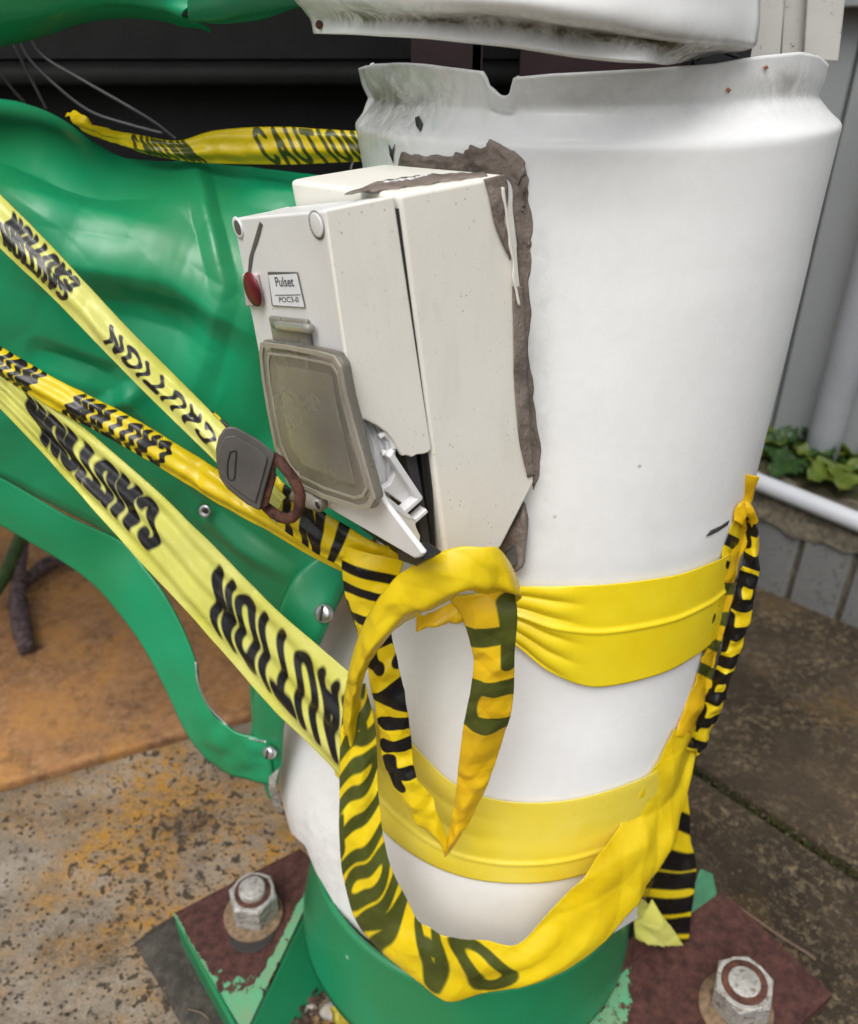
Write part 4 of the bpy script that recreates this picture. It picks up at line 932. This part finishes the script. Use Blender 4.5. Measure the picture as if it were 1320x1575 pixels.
def ribbon(name, A, B, mat, parent=None, n=140, m=30, bow=0.0, pleat=0.0, pn=3, crumple=0.001, words=(), rot=False, mirror=False, shear=0.0, wave=0.0, wn_=3.0, stroke=0.105, col=None, torn=None, seed=0.0, ridge=None, ysc=1.0, free=False, **k):
    """tape between two edges given as survey points; words: (text, start, height, bottom) in tape widths"""
    if col is None:
        a3 = [ony(*p) for p in A]; b3 = [ony(*p) for p in B]
    else:
        a3 = [Vector((p[0], p[1], 0)) for p in A]; b3 = [Vector((p[0], p[1], 0)) for p in B]
    P = []
    for i in range(n):
        u = i / (n - 1); a, b = crv(a3, u), crv(b3, u); row = []
        for q in range(m):
            w = q / (m - 1)
            p = a.lerp(b, w)
            if col is not None: p = oncol(p.x, p.y, col)
            elif not free:
                rr_ = p - C0; h_, n_, i_, ds_ = bvh.ray_cast(C0, rr_.normalized())
                if h_ is not None and ds_ < rr_.length + 0.004: p = h_ - rr_.normalized() * 0.004
            row.append(p)
        P.append(row)
    # arc length along the middle, in tape widths
    mid = [r_[m // 2] for r_ in P]; wd = sum((r_[0] - r_[-1]).length for r_ in P) / n
    s = [0.0]
    for i in range(1, n): s.append(s[-1] + (mid[i] - mid[i - 1]).length / wd)
    Q = []
    for i in range(n):
        row = []
        for q in range(m):
            w = q / (m - 1); p = P[i][q]
            tg = P[min(i + 1, n - 1)][q] - P[max(i - 1, 0)][q]; ac = P[i][-1] - P[i][0]
            nn = tg.cross(ac)
            nn = nn.normalized() if nn.length > 1e-12 else Vector((0, -1, 0))
            if nn.dot(p - C0) > 0: nn = -nn
            d_ = bow * math.sin(math.pi * w) + (pleat(i / (n - 1), w) if callable(pleat) else pleat * math.sin(w * math.pi * 2 * pn + 1.5 * nz((s[i] * 0.5, seed, 0), 1.0)))
            tri = lambda x: 2 * abs(2 * ((x) - math.floor(x + 0.5))) - 1
            jx = noise.noise(Vector((s[i] * 0.6, w, seed))); 
            d_ += crumple * (0.55 * jx + 0.34 * tri(s[i] * 0.43 + w * 0.8 + seed * 0.37 + jx * 0.35) + 0.26 * tri(s[i] * 0.71 - w * 0.95 + seed * 0.61 + jx * 0.5) + 0.16 * tri(s[i] * 1.37 + w * 0.35 + seed * 0.13 + jx * 0.6))
            if ridge: d_ += 0.0012 * math.exp(-((w - ridge) / 0.02) ** 2) + 0.0006 * sm(ridge - 0.01, ridge + 0.01, w)
            row.append(p + nn * d_)
        Q.append(row)
    if torn:
        for q in range(m): Q[-1][q] += (Q[-1][q] - Q[-3][q]).normalized() * torn * (random.random() - 0.3)
    o = grid(name, Q, mat, parent, thick=0.00018, **k)
    segs = []
    for wv in words:
        sg, _ = word_segs(wv[0], wv[2], 0.0, wv[4] if len(wv) > 4 else 1.0); segs += [(x0_ + wv[1], y0_ + wv[3], x1_ + wv[1], y1_ + wv[3]) for x0_, y0_, x1_, y1_ in sg]
    S_ = s[-1]; vals = []
    for i in range(n):
        for q in range(m):
            t = q / (m - 1); ss = s[i]; tt = 1 - t
            ss += shear * (t - 0.5) + wave * math.sin(t * math.pi * 2 * wn_ + ss * 0.4)
            if rot: ss, tt = S_ - ss, 1 - tt
            if mirror: ss = S_ - ss
            vals.append(sdf(segs, ss, tt * ysc, stroke) if segs else 1.0)
    at = o.data.attributes.new('ink', 'FLOAT', 'POINT'); at.data.foreach_set('value', vals)
    return o
Z = lambda L_, ys_: [(x, y, yy) for (x, y), yy in zip(L_, ys_)]
def lin(a, b, n): return [lerp(a, b, i / (n - 1)) for i in range(n)]
# 1 back tape along the top of the green body
ya = [.60, .575, .555, .55, .548, .545, .54, .535]
ribbon('caution_tape', Z([(100, 178), (150, 195), (215, 208), (275, 216), (330, 201), (420, 195), (500, 199), (580, 204)], ya), Z([(122, 184), (168, 212), (230, 238), (300, 249), (350, 252), (440, 253), (520, 250), (592, 246)], ya),
       MT['tape_rev'], n=260, m=26, bow=0.004, pleat=0.0008, pn=2, words=(('CAUTION', 4.6, .95, .03, 0.5), ('CAUTION', 9.7, 1.0, .0, 0.8)), shear=-0.35, stroke=0.085, free=True,
       label='yellow caution tape running from the column along the top of the green body', cat='caution tape', group='caution tapes')
# 2 upper diagonal tape
n8 = 8
ribbon('caution_tape', Z([(-300, 8), (-60, 240), (0, 298), (100, 400), (200, 508), (300, 608), (345, 655), (395, 715), (440, 765)], [.50] + lin(.47, .385, 8)), Z([(-300, 97), (-60, 325), (0, 382), (90, 467), (180, 560), (262, 642), (330, 708), (385, 765), (425, 805)], [.49] + lin(.462, .378, 8)),
       MT['tape_pale'], n=360, m=40, bow=0.005, pleat=0.0008, pn=2, words=(('CAUTION', 2.45, .50, .28, 1.42), ('CAUTION', 7.5, .36, .46, 1.1), ('CAUTION', 7.3, .34, .10, 1.2)), rot=True, shear=0.1, wave=0.085, wn_=2, stroke=0.068, seed=2,
       label='pale caution tape stretched highest across the green body to the padlock', cat='caution tape', group='caution tapes')
ribbon('caution_tape', Z([(255, 570), (310, 620), (350, 650), (420, 725), (480, 775), (560, 825), (625, 848)], [.44, .43, .42, .40, .39, .385, .385]), Z([(270, 595), (320, 655), (350, 700), (410, 790), (470, 838), (520, 870), (590, 890)], [.44, .43, .42, .40, .39, .385, .38]),
       MT['tape'], n=240, m=34, bow=0.003, pleat=0.0010, pn=2, crumple=0.002, words=(('TITNITITNT', 0.3, 1.5, -.2, .62),), shear=-0.2, stroke=0.13, seed=4,
       label='black and yellow caution tape passing behind the padlock to the knot', cat='caution tape', group='caution tapes')
# 3 middle narrow folded tape
ribbon('caution_tape', Z([(-300, 392), (-60, 505), (0, 533), (90, 584), (200, 640), (300, 700), (335, 722), (420, 775), (490, 815), (570, 850)], [.48] + lin(.46, .40, 9)), Z([(-300, 430), (-60, 548), (0, 580), (90, 632), (200, 692), (300, 752), (335, 775), (410, 815), (470, 850), (550, 892)], [.475] + lin(.455, .396, 9)),
       MT['tape'], n=320, m=34, bow=0.005, pleat=0.0008, pn=2, words=(('CAUTION', 7.4, 1.0, .05, 0.66), ('NOIT', 12.1, 1.0, .0, .7)), rot=True, shear=0.7, wave=0.06, stroke=0.10, seed=5,
       label='narrow folded caution tape, the middle one across the green body', cat='caution tape', group='caution tapes')
# 4 big pale tape
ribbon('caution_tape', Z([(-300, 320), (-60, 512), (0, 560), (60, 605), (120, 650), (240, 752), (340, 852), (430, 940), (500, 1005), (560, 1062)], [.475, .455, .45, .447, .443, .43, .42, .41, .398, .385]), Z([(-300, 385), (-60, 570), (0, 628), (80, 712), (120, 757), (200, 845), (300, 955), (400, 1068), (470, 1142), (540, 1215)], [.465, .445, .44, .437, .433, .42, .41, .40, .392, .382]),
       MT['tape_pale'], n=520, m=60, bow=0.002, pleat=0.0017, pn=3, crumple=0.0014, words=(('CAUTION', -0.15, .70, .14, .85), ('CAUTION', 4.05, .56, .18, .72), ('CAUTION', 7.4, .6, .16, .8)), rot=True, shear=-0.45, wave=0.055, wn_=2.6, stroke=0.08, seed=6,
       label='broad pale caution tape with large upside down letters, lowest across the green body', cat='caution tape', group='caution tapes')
# 5 upper band round the column
def pleats5(u, w): return 0.0022 * (1 - sm(0.40, 0.55, u)) * abs(math.sin(w * math.pi * 5 + 0.6 * math.sin(u * 6))) + 0.0004
ribbon('caution_tape', [(700, 914), (760, 905), (800, 897), (860, 897), (930, 895), (1030, 882), (1090, 862), (1116, 848)], [(700, 950), (760, 962), (800, 990), (850, 1030), (915, 1051), (1010, 1032), (1070, 1000), (1098, 975)],
       MT['tape_band'], n=200, m=70, pleat=pleats5, crumple=0.0002, col=0.0025, ridge=0.46, seed=8,
       label='plain yellow tape wound tight round the column as the upper band', cat='caution tape', group='caution tapes')
# 6 lower band
ribbon('caution_tape', [(520, 1050), (570, 1085), (630, 1135), (690, 1195), (745, 1222), (820, 1231), (900, 1222), (985, 1194), (1040, 1160)], [(520, 1190), (555, 1225), (600, 1282), (665, 1326), (740, 1350), (830, 1353), (905, 1337), (965, 1308), (1020, 1265)],
       MT['tape_thin'], n=220, m=60, pleat=lambda u, w: 0.0012 * (1 - sm(0.35, 0.6, u)) * abs(math.sin(w * math.pi * 4)), crumple=0.0002, col=0.0022, ridge=0.76, seed=9,
       label='plain yellow tape wound round the column as the lower band', cat='caution tape', group='caution tapes')
# 7 knotted hanging loop: one long tape with its turns
lp = thing('knotted_tape', ony(740, 900, .34), 'large knotted loop of yellow caution tape hanging in front of the column', 'caution tape', 'caution tapes')
ribbon('knot_arch', Z([(526, 1140), (530, 1070), (548, 990), (585, 915), (640, 866), (700, 843), (755, 838), (782, 862), (800, 900)], [.375, .365, .35, .338, .328, .325, .328, .335, .35]), Z([(556, 1135), (556, 1060), (580, 1000), (632, 952), (688, 925), (722, 910), (748, 912), (770, 905), (786, 900)], [.372, .362, .348, .338, .332, .332, .336, .342, .352]),
       MT['tape'], lp, n=180, m=36, bow=0.010, crumple=0.003, pleat=0.0007, pn=2, seed=10)
ribbon('knot_leg', Z([(690, 918), (712, 955), (728, 1010), (724, 1060), (714, 1110), (705, 1180), (700, 1230), (686, 1306)], [.345, .34, .338, .338, .34, .345, .348, .352]), Z([(792, 905), (796, 950), (792, 1000), (790, 1070), (782, 1110), (760, 1180), (735, 1240), (692, 1312)], [.345, .338, .336, .336, .338, .342, .346, .351]),
       MT['tape_deep'], lp, n=180, m=40, bow=0.004, crumple=0.003, words=(('TU', 0.25, 1.15, -.12, 2.3),), rot=True, mirror=True, stroke=0.25, seed=11)
ribbon('knot_leg', Z([(556, 985), (566, 1040), (578, 1090), (584, 1140), (596, 1190), (630, 1250), (684, 1310)], [.375, .37, .368, .366, .362, .357, .352]), Z([(600, 960), (614, 1030), (628, 1090), (632, 1140), (640, 1190), (668, 1235), (692, 1300)], [.372, .366, .364, .362, .358, .354, .350]),
       MT['tape'], lp, n=160, m=34, bow=0.003, crumple=0.003, words=(('CAUT', 0.15, 1.2, -.35, 1.5),), stroke=0.24, seed=12)
ribbon('knot_tuck', Z([(640, 950), (668, 938), (700, 925), (735, 918)], [.352, .348, .347, .347]), Z([(648, 952), (680, 962), (706, 955), (742, 950)], [.352, .348, .347, .349]), MT['tape_deep'], lp, n=60, m=20, bow=0.006, crumple=0.004, seed=13)
ribbon('knot_hang', Z([(528, 838), (526, 880), (534, 925), (552, 985), (566, 1020)], [.385, .38, .378, .376, .376]), Z([(622, 862), (608, 905), (598, 935), (585, 980), (578, 1015)], [.375, .37, .37, .372, .374]), MT['tape'], lp, n=100, m=34, bow=0.004, crumple=0.0025, words=(('IIT', 0.35, 1.4, -.2, .9),), stroke=0.12, seed=14)
ribbon('knot_drape', Z([(530, 1070), (523, 1150), (522, 1250), (528, 1350), (556, 1432), (612, 1488), (690, 1537), (755, 1526), (825, 1508), (895, 1478), (962, 1415), (1010, 1345), (1045, 1262), (1068, 1175), (1078, 1130)],
       [.372, .362, .352, .342, .332, .322, .315, .315, .318, .328, .345, .375, .405, .43, .445]),
       Z([(562, 1050), (578, 1120), (582, 1220), (596, 1310), (626, 1385), (650, 1428), (695, 1440), (745, 1446), (800, 1450), (850, 1400), (905, 1335), (955, 1272), (995, 1200), (1022, 1150), (1035, 1120)],
       [.374, .364, .354, .344, .334, .326, .322, .322, .325, .334, .35, .378, .405, .428, .442]),
       MT['tape_rev'], lp, n=520, m=50, bow=0.003, crumple=0.0038, pleat=0.0006, pn=2, words=(('CAUTION', -0.3, 1.15, -.06, .70), ('AO', 4.25, .95, -.05, 1.0)), shear=0.45, wave=0.10, wn_=0.8, stroke=0.115, seed=15)
# 8 bunch of tape on the right hand side
bn = thing('bunched_tape', ony(1130, 900, .46), 'bunched strands of caution tape hanging down the right side of the column', 'caution tape', 'caution tapes')
ribbon('strand', Z([(1150, 730), (1143, 775), (1118, 850), (1100, 920), (1085, 990), (1062, 1070), (1036, 1130)], [.462, .455, .45, .448, .445, .443, .44]), Z([(1158, 730), (1152, 785), (1142, 850), (1125, 920), (1106, 1000), (1084, 1080), (1062, 1140)], [.46, .453, .447, .444, .441, .44, .438]), MT['tape_deep'], bn, n=160, m=24, bow=0.003, crumple=0.003, words=(('TITI', 3.0, 1.5, -.2, 1.0),), stroke=0.2, seed=16)
ribbon('strand', Z([(1138, 780), (1148, 830), (1138, 880), (1118, 960), (1098, 1040), (1070, 1100), (1046, 1150)], [.45, .447, .444, .442, .44, .438, .437]), Z([(1154, 775), (1168, 830), (1166, 890), (1152, 960), (1126, 1040), (1106, 1100), (1080, 1160)], [.45, .447, .444, .44, .438, .437, .436]), MT['tape'], bn, n=180, m=24, bow=0.004, crumple=0.0035, words=(('TIOTIOTI', 0.4, 1.4, -.2, 1.8),), stroke=0.34, seed=17)
ribbon('strand', Z([(1135, 785), (1112, 850), (1098, 900), (1086, 960)], [.447, .444, .442, .44]), Z([(1146, 790), (1128, 860), (1112, 910), (1098, 965)], [.446, .442, .44, .438]), MT['tape'], bn, n=90, m=16, bow=0.002, crumple=0.002, words=(('TITN', 0.6, 1.6, -.2, .8),), stroke=0.2, seed=18)
ribbon('strand', Z([(1128, 800), (1134, 775), (1148, 770), (1152, 790)], [.448, .443, .443, .446]), Z([(1138, 812), (1142, 797), (1148, 795), (1156, 812)], [.447, .442, .442, .445]), MT['tape_deep'], bn, n=40, m=14, bow=0.004, crumple=0.002, seed=19)
# 9 torn tail
tl = thing('torn_tape_end', ony(1040, 1380, .42), 'torn striped end of caution tape beside the right foot', 'caution tape', 'caution tapes')
ribbon('tail', Z([(1046, 1215), (1030, 1275), (1006, 1335), (986, 1390), (1000, 1445)], [.455, .452, .448, .445, .442]), Z([(1056, 1215), (1062, 1290), (1071, 1335), (1066, 1390), (1058, 1458)], [.455, .45, .446, .444, .442]), MT['tape'], tl, n=120, m=34, bow=0.003, crumple=0.002, words=(('TIUIII', 0.2, 1.6, -.3, .62),), stroke=0.16, torn=0.006, seed=20)
ribbon('torn_flap', Z([(984, 1382), (976, 1410), (976, 1440)], [.425, .42, .42]), Z([(1003, 1386), (1025, 1415), (1052, 1455)], [.425, .42, .422]), MT['tape_pale'], tl, n=40, m=24, bow=0.004, crumple=0.003, torn=0.004, seed=21)
# ================================================================== SMALL THINGS ON THE GROUND
# knobby stem on the left
wd = thing('cut_stem', onz(40, 1000, 0.004), 'knobby purple grey cut stem lying on the orange slab at left', 'stem')
tube('stem', [onz(42, 1000, 0.012), onz(30, 950, 0.018), onz(28, 900, 0.03), onz(34, 830, 0.05)], [0.011, 0.014, 0.011, 0.010], MT['bark'], wd, ns=16, n=50, wob=0.25)
tube('side_stem', [onz(34, 900, 0.02), onz(75, 868, 0.02), onz(130, 850, 0.02)], [0.010, 0.011, 0.008], MT['bark'], wd, ns=12, n=30, wob=0.4)
tube('green_blade', [onz(-20, 930, 0.03), onz(5, 890, 0.04), onz(30, 830, 0.06), onz(45, 790, .07)], [0.006, 0.010, 0.010, 0.008], MT['stemgreen'], wd, ns=10, n=24)
tube('dry_stalk', [onz(1112, 1380, .003), onz(1140, 1398, .006), onz(1200, 1440, .005), onz(1240, 1465, .006), onz(1254, 1476, .004)], 0.0012, MT['straw'], ns=7, n=40, wob=0.5, label='thin dry stalk lying along the edge of the right foot plate', cat='stalk')
tube('dry_stalk', [onz(290, 1552, .012), onz(310, 1558, .016), onz(322, 1568, .012)], 0.0008, MT['straw'], ns=6, n=16, label='tiny pale stalk on the dark pad beside the left foot', cat='stalk')
# litter under the base
MX = []
for i in range(420):
    px, py = random.uniform(400, 620), random.uniform(1490, 1640)
    p = onz(px, py, 0.003 + random.random() * 0.006); r = random.uniform(0.002, 0.006)
    mt = Matrix.Translation(p) @ Matrix.Rotation(random.random() * 6, 4, 'Z') @ Matrix.Rotation(random.random() * 2, 4, 'X') @ Matrix.Diagonal((r, r * random.uniform(.4, 1), r * random.uniform(.15, .6), 1))
    MX.append(mt)
crumbs('leaf_litter', MX, MT['litter'], False, label='dark crumbs of leaf litter under the green base', cat='leaf litter', kind='stuff')
def pebble(px, py, r, label):
    bm = bmesh.new(); bmesh.ops.create_icosphere(bm, subdivisions=3, radius=1); p = onz(px, py, r * 0.55)
    for v in bm.verts: v.co = p + Vector((v.co.x * r, v.co.y * r * 0.8, v.co.z * r * 0.6)) * (1 + 0.25 * nz(v.co, 1.6, px))
    bmobj('pebble', bm, MT['pebble'], smooth=True, label=label, cat='pebble', group='pebbles under the base')
pebble(512, 1556, 0.011, 'pale pebble leaning on the yellow fallen leaf'); pebble(478, 1552, 0.006, 'small pebble left of the yellow fallen leaf'); pebble(585, 1590, 0.006, 'small pebble right of the yellow fallen leaf')
leaf_mesh('fallen_leaf', onz(515, 1580, 0.016), onz(548, 1528, 0.022), 0.011, Vector((0.2, -0.3, 1)).normalized(), MT['yleaf'], None)
o = bpy.data.objects['fallen_leaf']; o['label'] = 'yellow fallen leaf among litter at the foot of the green base'; o['category'] = 'leaf'


# loose grit on the paving
MX = []
for i in range(2600):
    px, py = (random.uniform(-20, 470), random.uniform(1130, 1600)) if i % 2 else (random.uniform(1000, 1340), random.uniform(930, 1600))
    p = onz(px, py, 0.001); r = random.uniform(0.0006, 0.0022) * (1.5 if random.random() < 0.06 else 1)
    if side(JL, p) > -0.01: continue
    mt = Matrix.Translation(p + Vector((0, 0, r * 0.4))) @ Matrix.Rotation(random.random() * 6, 4, 'Z') @ Matrix.Rotation(random.random() * 2, 4, 'X') @ Matrix.Diagonal((r, r * random.uniform(.5, 1), r * random.uniform(.4, .9), 1))
    MX.append(mt)
MT['grit'] = plain('grit', (0.11, 0.085, 0.06), 0.9, 0.45, 55)
crumbs('grit', MX, MT['grit'], False, label='loose dark grit scattered on the paving slabs', cat='grit', kind='stuff')
